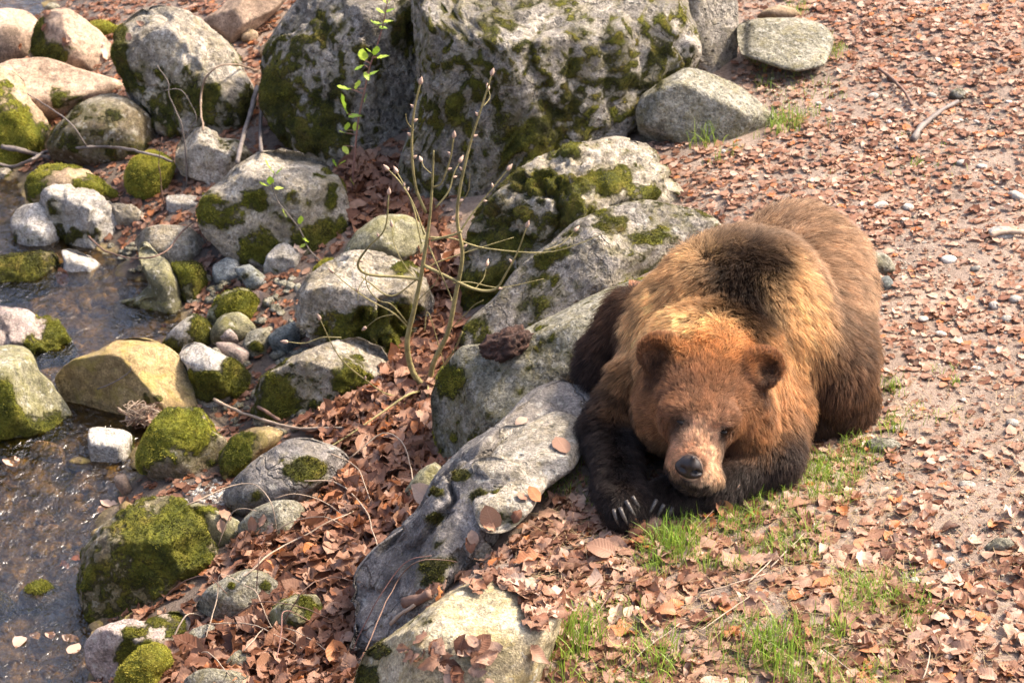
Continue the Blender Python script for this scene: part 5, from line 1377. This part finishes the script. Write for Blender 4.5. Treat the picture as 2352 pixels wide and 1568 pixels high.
def blades(name, base, hgt, lean, mat, wd=.0022, parent=None, loc=None, seed=0, flat=0.0, az=None):
    r = np.random.default_rng(seed); n = len(base); ns = 5
    a = r.uniform(0, 2 * np.pi, n) if az is None else az
    dirh = np.stack([np.cos(a), np.sin(a), 0 * a], 1)
    side = np.stack([-np.sin(a), np.cos(a), 0 * a], 1)
    tw = r.normal(0, .6, n); side = side * np.cos(tw)[:, None] + dirh * np.sin(tw)[:, None]
    V = np.zeros((n, 2 * ns - 1, 3))
    for i in range(ns):
        t = i / (ns - 1)
        up = hgt * (t - lean * .35 * t ** 2.2) * (1 - flat); out = hgt * lean * t ** 1.7
        if flat > 0: up = up * .3 + .004; out = hgt * t
        c = base + dirh * out[:, None] + np.array([0, 0, 1.0]) * up[:, None]
        w_ = wd * (1 - .75 * t) * r.uniform(.8, 1.2, n)
        if i < ns - 1:
            V[:, 2 * i] = c - side * w_[:, None]; V[:, 2 * i + 1] = c + side * w_[:, None]
        else: V[:, 2 * i] = c
    q = [(0, 1, 3, 2), (2, 3, 5, 4), (4, 5, 7, 6), (6, 7, 8, 8)]
    tri = []
    for f in q[:3]: tri += [(f[0], f[1], f[2]), (f[0], f[2], f[3])]
    tri.append((6, 7, 8)); tri = np.array(tri)
    Fs = (tri[None] + (np.arange(n) * (2 * ns - 1))[:, None, None]).reshape(-1, 3)
    P_ = V.reshape(-1, 3)
    o = link_mesh(name, P_, Fs, mat, parent=parent, loc=loc)
    put_attr(o, 'tone', np.repeat(np.clip(r.normal(.5, .25, n), 0, 1), 2 * ns - 1))
    put_attr(o, 'high', np.tile(np.array([0, 0, .4, .4, .75, .75, 1, 1, 1.0]), n))
    return o

TUFTS = [ # picture position, radius m, blades, height, label
 (1545,1262,.055,120,.095,'bright green grass tuft growing right in front of the paws of the bear'),
 (1500,1290,.05,60,.06,'low lush grass tuft just below the one by the paws'),
 (1600,1215,.05,30,.075,'thin arching grass tuft under the chin of the bear'),
 (1330,1480,.055,80,.14,'tall upright grass tuft right of the cream boulder'),
 (1290,1545,.05,60,.09,'shorter grass tuft at the bottom edge below the tall one'),
 (1178,1462,.035,40,.09,'small dark green tuft on the right rim of the cream boulder'),
 (1520,1530,.075,120,.09,'pale mixed tuft of green and straw at the bottom edge'),
 (1800,1520,.095,130,.12,'large loose grass tuft at the bottom edge right of centre'),
 (1745,1500,.05,60,.11,'sparse grass tuft left of the large loose one'),
 (1925,1470,.04,35,.09,'few separate blades right of the large loose tuft'),
 (2090,1440,.03,22,.07,'few thin blades in the leaves at the lower right'),
 (2010,1365,.05,70,.05,'short spreading tuft on the path at the lower right'),
 (1780,1130,.06,90,.05,'low grass patch by the elbow of the bear'),
 (1690,1190,.05,70,.05,'low grass patch between fallen leaves right of the chin'),
 (1880,1085,.04,50,.05,'low grass patch below the right hip of the bear'),
 (1850,1225,.06,80,.05,'patchy grass on the path right of the forearm'),
 (2045,985,.03,45,.07,'green tuft above the flat stone by the hip of the bear'),
 (2050,895,.035,50,.06,'green tuft right of the hip of the bear'),
 (2195,890,.018,18,.04,'tiny green tuft alone on the path right of the bear'),
 (1625,325,.065,75,.11,'strong green tuft before the cracked rounded boulder'),
 (1800,290,.075,110,.085,'dense fine tuft at the right end of the cracked boulder'),
 (1745,130,.05,55,.10,'bright tuft on the near rim of the broad flat slab'),
 (1920,125,.05,45,.06,'leafy green clump at the right corner of the flat slab'),
 (1830,25,.05,40,.06,'green clump behind the broad flat slab'),
 (2105,380,.025,25,.035,'tiny bright green tuft far up the path'),
 (1310,985,.075,110,.05,'thin grass on the soil between ledge and forearm'),
 (1340,1010,.05,70,.05,'grassy fringe along the left forearm of the bear'),
]
for i, (u, v, r_, nb_, h_, lab) in enumerate(TUFTS):
    nb_ = int(nb_ * 1.15); c = hit_ground(u, v); rr = np.random.default_rng(500 + i)
    b = c + np.stack([rr.normal(0, r_ * .5, nb_).clip(-r_, r_), rr.normal(0, r_ * .65, nb_).clip(-1.3 * r_, 1.3 * r_), np.zeros(nb_)], 1)
    b[:, 2] = ground_z(b[:, 0], b[:, 1])
    o = blades('grass_tuft', b, h_ * rr.uniform(.35, 1.05, nb_), np.abs(rr.normal(.38, .28, nb_)), GREEN, wd=.0020 if h_ > .08 else .0015, loc=c, seed=600 + i)
    tag(o, lab, 'grass tuft')
GZ = [(pl('1480,1180,1620,1130,1800,1060,1960,1000,2040,1040,1960,1130,1950,1260,1800,1330,1600,1320,1470,1320'), 2600, .055), (pl('1250,950,1420,880,1380,1010,1360,1160,1230,1150,1200,1060'), 1000, .035),
      (pl('1250,1440,1400,1380,1700,1420,2050,1480,2100,1600,1220,1600'), 1400, .065), (pl('1900,1330,2120,1320,2150,1420,1930,1420'), 500, .05), (pl('1700,100,1900,100,1950,260,1900,330,1740,380,1600,370,1760,300'), 600, .045),
      (pl('1800,300,2200,350,2250,480,1900,430'), 120, .03), (pl('2000,860,2250,860,2230,980,2020,1000'), 150, .035)]
B, H = [], []
for (poly, n, h_) in GZ:
    P_ = np.array(poly); u = rng.uniform(P_[:, 0].min(), P_[:, 0].max(), n * 3); v = rng.uniform(P_[:, 1].min(), P_[:, 1].max(), n * 3)
    m = in_poly(u, v, poly); u, v = u[m][:n], v[m][:n]
    for a, b in zip(u, v): B.append(at_z(a, b, 0.0))
    H.append(h_ * rng.uniform(.5, 1.2, len(u)))
B = np.array(B); H = np.concatenate(H)
cl = fbm(B * 7, 3, 300); kp = cl > -.12; B, H = B[kp], H[kp]
B[:, 2] = ground_z(B[:, 0], B[:, 1])
tag(blades('grass', B, H, np.abs(rng.normal(.45, .3, len(B))), GREEN, wd=.0013, seed=3), 'sparse short green grass coming up through the leaves', kind='stuff')
n = 3600
u = np.concatenate([rng.uniform(1180, 2352, n // 2), rng.uniform(1250, 2100, n // 2)]); v = np.concatenate([rng.uniform(880, 1568, n // 2), rng.uniform(1080, 1560, n // 2)])
m = in_poly(u, v, PATHZ); B = np.array([at_z(a, b, 0) for a, b in zip(u[m], v[m])]); B[:, 2] = ground_z(B[:, 0], B[:, 1]) + rng.uniform(.0, .012, len(B))
tag(blades('dry_grass', B, rng.uniform(.02, .085, len(B)), np.full(len(B), .9), STRAW, wd=.0011, seed=4, flat=.8), 'dry straw and dead grass lying on the path', kind='stuff')

# ---------------------------------------------------------------- sticks, shrub, sapling
def mat_bark(name, lo, hi, scale=60):
    k = NT(name)
    pos = k.n('ShaderNodeTexCoord').outputs['Object']
    n = k.noise(pos, scale, 5, .65); n2 = k.noise(pos, scale * .2, 3, .5)
    c = k.mix(.5, k.ramp(n, [(.35, lo), (.65, hi)]), k.ramp(n2, [(.35, lo), (.65, hi)]))
    k.l(c, k.b.inputs['Base Color']); k.b.inputs['Roughness'].default_value = .7
    k.l(k.bump(n, .6, .003), k.b.inputs['Normal'])
    return k.m
BARK = {'shrub': mat_bark('olive_bark', (.12, .10, .035), (.36, .30, .12), 90), 'grey': mat_bark('grey_bark', (.075, .062, .055), (.22, .185, .16)), 'tan': mat_bark('tan_bark', (.17, .115, .075), (.36, .26, .18)), 'pale': mat_bark('pale_bark', (.25, .18, .12), (.44, .345, .255)),
        'brown': mat_bark('brown_bark', (.09, .05, .035), (.22, .13, .09)), 'red': mat_bark('red_bark', (.16, .07, .06), (.30, .16, .12)), 'bud': mat_bark('bud_scales', (.36, .24, .17), (.55, .38, .28), 200)}
def curve(pts, n=None):
    Q = np.array(pts, float); m = len(Q)
    if m < 3: return np.array([Q[0] + (Q[-1] - Q[0]) * t for t in np.linspace(0, 1, n or 6)])
    ext = np.vstack([2 * Q[0] - Q[1], Q, 2 * Q[-1] - Q[-2]]); out = []
    for i in range(m - 1):
        p0, p1, p2, p3 = ext[i:i + 4]
        for t in np.linspace(0, 1, 5, endpoint=False):
            out.append(.5 * (2 * p1 + (p2 - p0) * t + (2 * p0 - 5 * p1 + 4 * p2 - p3) * t * t + (3 * p1 - p0 - 3 * p2 + p3) * t ** 3))
    out.append(Q[-1]); return np.array(out)
def stick(label, px, r0, r1, mat, lifts=None, cat='stick', name='stick', group=None, ys=None, sides=7):
    pts = []
    for i, (u, v) in enumerate(px):
        if ys is not None: p = at_y(u, v, ys[i] if np.ndim(ys) else ys)
        else:
            p, n_, ob = surf(u, v)
            p = p - rays(u, v) / np.linalg.norm(rays(u, v)) * .015 + np.array([0, 0, (lifts[i] if lifts is not None else .012)])
        pts.append(p)
    c = curve(pts); n = len(c)
    c = c + .004 * np.stack([fbm(c * 18 + i * 7, 2, 33) for i in range(3)], 1)
    rad = np.linspace(r0, r1, n) * (1 + .12 * rng.normal(0, 1, n).clip(-1, 1))
    V, Fs = tube(c, rad, sides)
    o = link_mesh(name, np.array(V), Fs, BARK[mat], loc=c[0]); tag(o, label, cat, group); return o, c

SY = float(hit_ground(985, 900)[1]) + .02
sb = at_y(985, 898, SY)
shrub = empty('bare_shrub', sb); tag(shrub, 'bare many stemmed shrub with swelling buds growing in the gully', 'shrub')
def branch(px, r0, r1, name='branch', y=SY, dy=0.0, buds=0, tipbud=True, mat='shrub'):
    n0 = len(px); pts = [at_y(u, v, y + dy * i / max(1, n0 - 1)) for i, (u, v) in enumerate(px)]
    c = curve(pts); n = len(c)
    rad = np.linspace(r0, r1, n)
    rad = rad * .68 * (1 + .10 * np.sin(np.arange(n) * 2.1) * (np.arange(n) % 3 == 0))
    V, Fs = tube(c - sb, rad, 8)
    o = link_mesh(name, np.array(V), Fs, BARK[mat], parent=shrub)
    bl = []
    if tipbud: bl.append((c[-1], (c[-1] - c[-2]) / (np.linalg.norm(c[-1] - c[-2]) + 1e-9), 1.0))
    for j in range(buds):
        f = .45 + .5 * (j + .5) / buds; i = int(f * (n - 2)); d = c[i + 1] - c[i]; d /= np.linalg.norm(d) + 1e-9
        sd = np.cross(d, [0, 1, 0]) * (1 if j % 2 else -1)
        bl.append((c[i] + sd * rad[i] * 1.1, d * .6 + sd * .8, .5))
    for (p, d, s) in bl:
        d = d / np.linalg.norm(d); L_ = .021 * s + r1 * .9
        path = np.array([p + d * L_ * t for t in np.linspace(-.1, 1, 6)])
        V, Fs = tube(path - sb, np.array([.55, .95, 1, .8, .45, .08]) * (.0052 * s + r1 * .5), 7)
        link_mesh('bud', np.array(V), Fs, BARK['bud'], parent=o)
    return o
branch(pl('988,900,950,858,935,790,950,715,965,645,974,590,984,525,990,470,994,400,996,346'), .0155, .0035, 'stem', tipbud=False)
branch(pl('986,900,995,835,1028,765,1045,685,1062,585,1050,505,1057,430,1080,330,1105,250,1129,172'), .0135, .0035, 'stem', dy=-.05, buds=6)
branch(pl('978,488,955,430,946,345,950,262,965,192'), .0075, .0042, buds=4, dy=-.06)
branch(pl('966,642,920,636,845,630,822,606,848,565,884,525,893,445'), .0085, .0032, buds=2, dy=-.08)
branch(pl('974,610,1020,632,1088,663,1136,665,1160,632,1188,580,1210,520'), .0085, .0030, buds=2, dy=-.1)
branch(pl('996,430,1014,420,1034,365,1042,315'), .0050, .0032, buds=2, dy=-.04)
branch(pl('1000,478,1030,440,1042,400,1056,372'), .0045, .0025, buds=1, dy=.05)
branch(pl('1055,535,1085,490,1125,440,1166,390'), .0050, .0030, buds=2, dy=.06)
branch(pl('990,552,1040,540,1060,532'), .0060, .0055, tipbud=False, dy=-.04)
branch(pl('986,545,1040,548,1115,570,1250,580,1340,556,1430,515'), .0045, .0014, tipbud=False, dy=.05)
branch(pl('978,618,1010,600,1100,570,1180,545'), .0035, .0016, tipbud=False, dy=.03)
branch(pl('975,540,950,470,920,420,892,390'), .0038, .0026, buds=1, dy=.05)
branch(pl('968,560,950,480,930,430,912,396'), .0036, .0026, buds=1, dy=.08)
branch(pl('985,565,1000,600,1035,680,1036,690'), .0040, .0030, tipbud=False, dy=-.05)
branch(pl('960,640,900,680,850,650,830,635'), .0036, .0030, tipbud=False, dy=.04)
branch(pl('945,760,905,720,850,690,800,655,765,625'), .0042, .0016, buds=1, dy=-.05)
branch(pl('938,745,900,700,870,690,845,660,838,620'), .0034, .0018, tipbud=False, dy=-.08)
branch(pl('1040,650,1080,648,1150,660,1250,640'), .0030, .0014, tipbud=False, dy=.05)
branch(pl('986,895,1010,850,1040,810,1062,762'), .0055, .0034, dy=-.06, tipbud=False)
branch(pl('980,893,940,910,890,905,850,880,780,820,735,733'), .0050, .0022, buds=1, dy=-.12)
branch(pl('975,760,985,720,1030,870,1050,905'), .0026, .0016, tipbud=False, dy=.05)
branch(pl('784,775,740,775,700,788,660,785'), .0032, .0024, dy=.0, y=SY - .1)
branch(pl('983,885,984,960,982,1040,980,1112'), .0044, .0036, y=SY - .06, dy=-.3, tipbud=False)
branch(pl('985,898,940,905,880,945,800,1000,700,1060'), .0065, .0030, y=SY, dy=-.35, tipbud=False)
branch(pl('985,898,930,925,860,985,790,1030,720,1130'), .0055, .0026, y=SY, dy=-.35, tipbud=False)

for i_, px_ in enumerate(('965,650,930,610,905,560,900,520', '1056,470,1075,440,1080,400', '1110,245,1125,225,1122,205', '950,300,935,280,932,262', '1090,664,1110,640,1118,610', '845,630,825,660,822,690', '905,722,870,730,840,752', '1030,760,1070,720,1090,700,1110,690', '992,400,975,385,968,370', '960,690,1000,650,1010,620', '1250,575,1290,560,1320,530')):
    branch(pl(px_), .0026, .0014, 'twig', dy=(-1) ** i_ * .05, tipbud=i_ % 2 == 0)
# leafy saplings
def mat_fresh():
    k = NT('fresh_leaf')
    t = k.n('ShaderNodeObjectInfo').outputs['Random']
    c = k.ramp(t, [(0, (.28, .44, .04)), (.5, (.42, .58, .06)), (1, (.55, .66, .11))])
    k.l(c, k.b.inputs['Base Color']); k.b.inputs['Roughness'].default_value = .4
    tr = k.n('ShaderNodeBsdfTranslucent'); k.l(c, tr.inputs['Color'])
    mx = k.n('ShaderNodeMixShader'); mx.inputs[0].default_value = .45
    k.l(k.b.outputs[0], mx.inputs[1]); k.l(tr.outputs[0], mx.inputs[2]); k.l(mx.outputs[0], k.out.inputs['Surface'])
    return k.m
FRESH = mat_fresh()
fv, ff, _, _ = leaf_shape(77, .5); fv = fv.copy(); fv[:, 1] += .5
fme = bpy.data.meshes.new('leaf'); fme.from_pydata([tuple(p) for p in fv], [], [tuple(int(q) for q in f) for f in ff]); fme.update(); fme.materials.append(FRESH)
def fresh(parent, org, p, d, size):
    o = bpy.data.objects.new('leaf', fme); COL.objects.link(o); o.parent = parent
    q = Vector(d).to_track_quat('Y', 'Z'); o.rotation_mode = 'QUATERNION'
    o.rotation_quaternion = q @ Vector((0, 1, 0)).rotation_difference(Vector((0, 1, 0)))
    o.location = Vector(p - org); o.scale = (size, size, size)
def sapling(label, px, y, r0, r1, leaves, mat='red', dy=0.0):
    n0 = len(px); pts = [at_y(u, v, y + dy * i / (n0 - 1)) for i, (u, v) in enumerate(px)]
    e = empty('leafy_sapling', pts[0]); tag(e, label, 'sapling')
    c = curve(pts); V, Fs = tube(c - pts[0], np.linspace(r0, r1, len(c)), 7)
    link_mesh('stem', np.array(V), Fs, BARK[mat], parent=e)
    for (u, v, du, dv, s) in leaves:
        p = at_y(u, v, y); k_ = int(np.argmin(np.linalg.norm(np.array(to_px(c)[:2]).T - [u, v], axis=1))); pc = c[k_]
        p = at_y(u, v, pc[1]); d = np.array([du, rng.uniform(-.5, .1), -dv], float); d /= np.linalg.norm(d)
        if np.linalg.norm(p - pc) > .006:
            V, Fs = tube(np.array([pc, (pc + p) / 2 + [0, 0, .002], p]) - pts[0], [.0016, .0014, .0012], 5)
            link_mesh('twig', np.array(V), Fs, BARK[mat], parent=e)
        fresh(e, np.array(pts[0]), p, d, s * 1.25)
Y1 = float(hit_ground(812, 462)[1])
sapling('slender sapling with fresh green leaf pairs before the tall mossy boulder', pl('812,478,810,420,814,366,818,320,824,270,838,205,848,158,868,98,882,48,890,0,893,-25'), Y1, .0045, .0016,
        [(892,8,.5,-.8,.035),(888,10,-.5,-.8,.035),(884,32,-.9,-.5,.030),(886,28,.9,-.3,.030),(880,50,.9,-.1,.03),(878,55,-.9,-.2,.03),(868,60,-.8,-.7,.03),(870,62,.8,.1,.028),(862,128,.2,-1,.035),(866,132,.9,-.2,.04),(858,124,-.7,-.6,.03),(836,140,-.1,-1,.045),(836,150,-.6,.3,.03),(838,165,.2,.4,.028),(848,172,.8,-.3,.03),
         (806,205,-.9,-.3,.045),(818,206,.3,-.9,.035),(797,262,-.3,-1,.065),(800,266,.9,-.1,.045),(836,236,.3,-.8,.03),(818,302,.0,-1,.03),(796,300,.2,-.9,.03),(794,306,-.7,-.4,.025),(788,335,.4,.6,.03),(775,385,-.5,-.8,.03),(780,378,.6,-.6,.03),(812,425,-.4,-.9,.028)], dy=-.05)
Y2 = float(hit_ground(745, 580)[1]) - .12
sapling('thin green leaved shoot arching over the grey white mossy boulder', pl('760,640,735,600,708,570,690,530,660,490,640,465,626,430,630,395'), Y2, .003, .0012,
        [(628,398,-.5,-.9,.05),(634,400,.6,-.6,.035),(618,428,-.8,-.5,.035),(622,425,.0,-1,.03),(630,432,.8,.0,.028),(648,480,.3,.8,.03),(690,515,.1,-.9,.028),(694,545,.6,.6,.025),(706,560,-.7,.3,.025)], mat='grey')
Y3 = float(hit_ground(1085, 1010)[1]) - .02
sapling('tiny yellow green seedling at the foot of the big slab', pl('1084,1040,1088,1010,1092,985,1094,970'), Y3, .0016, .0008,
        [(1092,972,.6,-.7,.022),(1090,980,-.8,-.4,.022),(1095,990,.8,-.3,.024),(1086,1000,-.8,-.1,.022),(1094,1012,.8,.2,.022),(1082,1025,-.6,.4,.02),(1108,990,.7,-.7,.025)], mat='grey')

# sprig of last year's orange leaves
BY = float(hit_ground(1050, 1500)[1]) - .06
sp0 = at_y(1075, 1560, BY)
sprig = empty('beech_sprig', sp0); tag(sprig, 'beech sprig still holding orange dead leaves at the bottom centre', 'beech sprig')
for px, r0, r1 in ((pl('1075,1620,1060,1560,1045,1480,1025,1430,1020,1380,1018,1340'), .0028, .0012), (pl('1080,1500,1078,1440,1075,1390,1066,1350,1062,1315'), .0024, .001), (pl('1045,1480,1020,1450,990,1420'), .0016, .0008), (pl('1076,1392,1085,1386,1092,1382'), .0012, .0006), (pl('1070,1590,1100,1530,1130,1480'), .0016, .0008)):
    c = curve([at_y(u, v, BY) for u, v in px]); V, Fs = tube(c - sp0, np.linspace(r0, r1, len(c)), 6); link_mesh('twig', np.array(V), Fs, BARK['brown'], parent=sprig)
sv, sf, sa, ss = SHAPES[1]
for (u, v, s, a) in ((1006,1365,.05,1.2),(1010,1412,.055,2.1),(1043,1410,.07,-.9),(1020,1450,.055,.5),(1008,1452,.05,2.8),(1068,1460,.06,-.4),(1025,1480,.055,2.0),(1050,1475,.05,-1.4),(1075,1478,.055,-.9),(1000,1470,.05,3.0),(1090,1520,.06,-1),(1030,1530,.06,1.8),(1060,1540,.06,.2),(1110,1540,.055,-.6),(985,1490,.05,2.6),(1105,1500,.05,.3),(1020,1340,.03,1.5)):
    k_ = int(rng.integers(0, len(SHAPES)))
    o = bpy.data.objects.new('leaf', leaf_mesh(k_, int(rng.choice([9, 10, 9, 7])))); COL.objects.link(o); o.parent = sprig
    o.location = Vector(at_y(u, v, BY - .01) - sp0); o.rotation_euler = (rng.uniform(.6, 1.9), rng.uniform(-.6, .6), a); o.scale = (s, s, s)

# fallen sticks and stems
stick('curved grey dead branch lying on the upper right path', pl('2098,328,2108,308,2130,285,2160,262,2200,240'), .012, .007, 'grey')
stick('thin dark stick lying beside the curved grey branch', pl('2018,165,2045,185,2075,215,2095,250'), .007, .005, 'brown')
stick('pale wood piece at the right edge of the path', pl('2275,548,2310,540,2352,540'), .008, .010, 'pale')
stick('grey broken stick leaning between cream boulder and giant boulder', pl('545,385,560,345,578,300,592,255'), .009, .011, 'grey', lifts=[.02, .06, .08, .1])
stick('second grey stick leaning right of the broken one', pl('600,360,599,320,603,270'), .007, .008, 'grey', lifts=[.02, .05, .07])
stick('thick grey branch stub lying on the mossy left bank', pl('5,342,45,350,85,362,118,370'), .011, .009, 'grey')
stick('long thin fallen branch across the stones at the left', pl('-5,402,35,408,75,395,100,378,140,368,200,365,260,365,320,375,360,385,395,400'), .007, .005, 'grey', lifts=[.05] * 10)
stick('fine twig rising over the dark dome boulder', pl('200,362,170,330,130,300,95,270,66,248'), .0035, .002, 'grey', lifts=[.05, .08, .08, .07, .06])
stick('arched pale cane bending over the cream boulder', pl('468,315,463,265,475,225,505,195,545,182,590,178'), .0045, .0035, 'tan', lifts=[.03, .06, .08, .08, .06, .03])
stick('thin bare stem rising in front of the cream boulder', pl('430,430,427,370,420,300,405,255,388,215,385,190,360,150'), .004, .002, 'grey', ys=float(hit_ground(430, 430)[1]))
stick('fine twig bending left from the thin bare stem', pl('425,320,440,290,450,270,430,225,410,205,375,208'), .0024, .0012, 'grey', ys=float(hit_ground(430, 430)[1]) - .02)
stick('fine twig standing in leaves near the moss hummock', pl('378,480,372,440,368,400,365,370,372,315'), .0024, .0014, 'brown', ys=float(hit_ground(378, 485)[1]))
stick('long tan branch lying over the stone beside the channel', pl('493,933,533,956,600,980,667,1000,720,1002,790,1000'), .0055, .004, 'pale', lifts=[.03] * 6)
stick('short brown stick at the foot of the tan white boulder', pl('578,935,600,945,625,960,645,972'), .007, .006, 'brown')
stick('thorny twig bridging the two pale slabs over the water', pl('205,570,240,600,290,620,335,622,385,605,420,560,450,535'), .0035, .0025, 'brown', lifts=[.05] * 7)
stick('brown log piece between ledge and cream boulder', pl('928,1392,960,1385,990,1372'), .016, .014, 'brown')
stick('white dry stick along the edge of the cream boulder', pl('895,1445,925,1420,952,1402'), .006, .005, 'pale', lifts=[.02] * 3)
stick('yellowish bent straw in front of the ochre boulder', pl('225,912,270,905,300,890,302,870'), .003, .0015, 'grey', lifts=[.03, .05, .06, .05])
TL = ['long pale cane slanting from the ledge to the turtle backed stone', 'pale horizontal stem across the leaves right of the oval stone', 'pale stem arching over the olive slab and oval stone', 'pale arched stem right of the oval grey stone',
 'short straight pale stem across the olive slab', 'brown twig along the foot of the round mossy boulder', 'pale bent stem in front of the turtle backed stone', 'pale stem leaning over the right of the turtle backed stone', 'upright brown twig on the turtle backed stone',
 'long pale stem low over the bottom leaves', 'thick pale stick crossing the low grey stone', 'reddish looping bramble at the bottom edge', 'pale stick at the bottom edge by the bright moss cushion', 'pale stem curving past the end of the moss patch boulder', 'pale arching stem in the upper gully',
 'pale stem looping through the middle of the gully', 'brown twig lying right of the turtle backed stone', 'brown twig across the olive green stone', 'pale stem low beneath the olive green stone', 'reddish bramble stem arching across the ledge rock', 'brown bramble stem beside the reddish one on the ledge']
for i, (px, r0, r1, m) in enumerate([
  (pl('560,1330,640,1290,720,1250,784,1215,850,1170'), .0042, .003, 'pale'), (pl('610,1240,690,1235,760,1235,800,1225'), .003, .002, 'pale'), (pl('430,1165,560,1165,620,1200,640,1250'), .003, .002, 'pale'),
  (pl('630,1150,690,1165,760,1190,830,1240'), .003, .002, 'pale'), (pl('500,1260,540,1215,590,1180'), .003, .002, 'pale'), (pl('360,1400,420,1395,480,1380,520,1370'), .003, .002, 'brown'),
  (pl('470,1480,500,1400,510,1350,550,1345'), .003, .002, 'pale'), (pl('560,1350,590,1400,610,1450,650,1500'), .003, .002, 'pale'), (pl('610,1290,600,1340,590,1370'), .0035, .0025, 'brown'),
  (pl('480,1440,560,1460,640,1490,740,1520'), .003, .002, 'pale'), (pl('390,1490,430,1455,470,1420'), .004, .003, 'pale'), (pl('630,1560,650,1500,660,1460,720,1440'), .003, .002, 'red'), (pl('430,1525,480,1528,530,1560'), .0035, .0025, 'pale'),
  (pl('760,1050,800,1100,830,1130,860,1180'), .0035, .0025, 'pale'), (pl('800,1060,880,1050,930,1080,955,1130'), .004, .003, 'pale'), (pl('700,1110,780,1140,840,1200,865,1260'), .004, .003, 'pale'), (pl('640,1450,700,1400,760,1370,830,1345'), .003, .002, 'brown'),
  (pl('520,1430,600,1440,690,1450,780,1440'), .003, .002, 'brown'), (pl('560,1500,620,1470,700,1490,790,1530'), .003, .002, 'pale'), (pl('800,1520,860,1440,930,1340,990,1285'), .003, .002, 'red'), (pl('840,1500,900,1420,960,1350,1050,1300'), .0028, .002, 'brown')]):
    k_ = len(px)
    LB = TL[i]
    stick(LB, px, r0 * .66, r1 * .6, m, lifts=[.01] + [.045 + .02 * (i % 3)] * (k_ - 2) + [.012], cat='twig', name='dry_twig', group='dry twigs over the gully', sides=5)
PS = 'thin dry stalk lying on the litter of the near path'
SL = ['below the big tuft by the paws', 'upright in the grass zone', 'between chin tuft and bottom edge', 'below the oval stone at right', 'at the bottom edge right of the loose tuft', 'in the grass right of the chin tuft', 'beside the tall upright tuft', 'at the bottom edge far right', 'left of the pale mixed tuft', 'running under the chin of the bear']
for si_, px in enumerate([pl('1605,1370,1680,1350,1760,1325'), pl('1720,1345,1755,1310,1775,1290'), pl('1605,1460,1660,1420,1720,1380'), pl('2110,1330,2180,1320,2260,1300'), pl('1890,1500,1930,1530,1960,1560'), pl('1770,1310,1840,1240,1850,1235'), pl('1350,1440,1385,1400,1410,1355'), pl('2120,1568,2135,1510,2128,1490'), pl('1440,1540,1480,1500,1560,1440'), pl('1700,1120,1640,1180,1560,1260')]):
    stick('thin dry stalk lying ' + SL[si_], px, .0022, .0014, 'pale' if rng.random() < .7 else 'brown', cat='dry stalk', name='dry_stalk', group='dry stalks on the near path', sides=5)

# crumbly dark clod on the slab
cp, cn_, _ = surf(1165, 800)
V, Fc = ico(5)
q = V * np.array([.066, .05, .050]); q = q * (1 + .35 * fbm(V * 2.2, 4, 51) + .22 * fbm(V * 7, 3, 52))[:, None]
sh = np.array(q); sh[:, 0] += sh[:, 2] * .55
k = NT('dark_clod'); po = k.n('ShaderNodeTexCoord').outputs['Object']; n1 = k.noise(po, 40, 6, .7)
k.l(k.ramp(n1, [(.35, (.018, .009, .006)), (.55, (.06, .028, .018)), (.7, (.16, .075, .045))]), k.b.inputs['Base Color']); k.l(k.bump(n1, 1, .012), k.b.inputs['Normal'])
cl_o = link_mesh('dung_clod', sh, Fc, k.m); cl_o.location = cp + np.array([0, 0, .012]); tag(cl_o, 'dark brown crumbly clod stuck on the sloping green grey slab', 'clod')

# nest of rootlets and leaves on the ochre boulder
np_, nn_, _ = surf(335, 945)
nest = empty('debris_nest', np_); tag(nest, 'tangle of dry rootlets and leaves caught below the ochre boulder', 'debris')
for i in range(34):
    a = rng.uniform(0, 6.28, 5); r_ = rng.uniform(.01, .075, 5)
    pts = np.stack([np.cos(a) * r_ * 1.2, -.03 + np.sin(a) * r_ * .6 - .02, rng.uniform(-.02, .06, 5)], 1)
    V, Fs = tube(curve(pts), np.linspace(.0018, .0008, 21), 4); link_mesh('rootlet', np.array(V), Fs, BARK['pale' if i % 3 else 'brown'], parent=nest)
for i in range(14):
    o = bpy.data.objects.new('leaf', leaf_mesh(int(rng.integers(0, 18)), int(rng.choice([6, 8, 8, 9])))); COL.objects.link(o); o.parent = nest
    o.location = (rng.uniform(-.06, .08), rng.uniform(-.07, -.02), rng.uniform(-.035, .05)); o.rotation_euler = (rng.uniform(.2, 1.6), rng.uniform(-.7, .7), rng.uniform(0, 6)); s = rng.uniform(.04, .06); o.scale = (s, s, s)
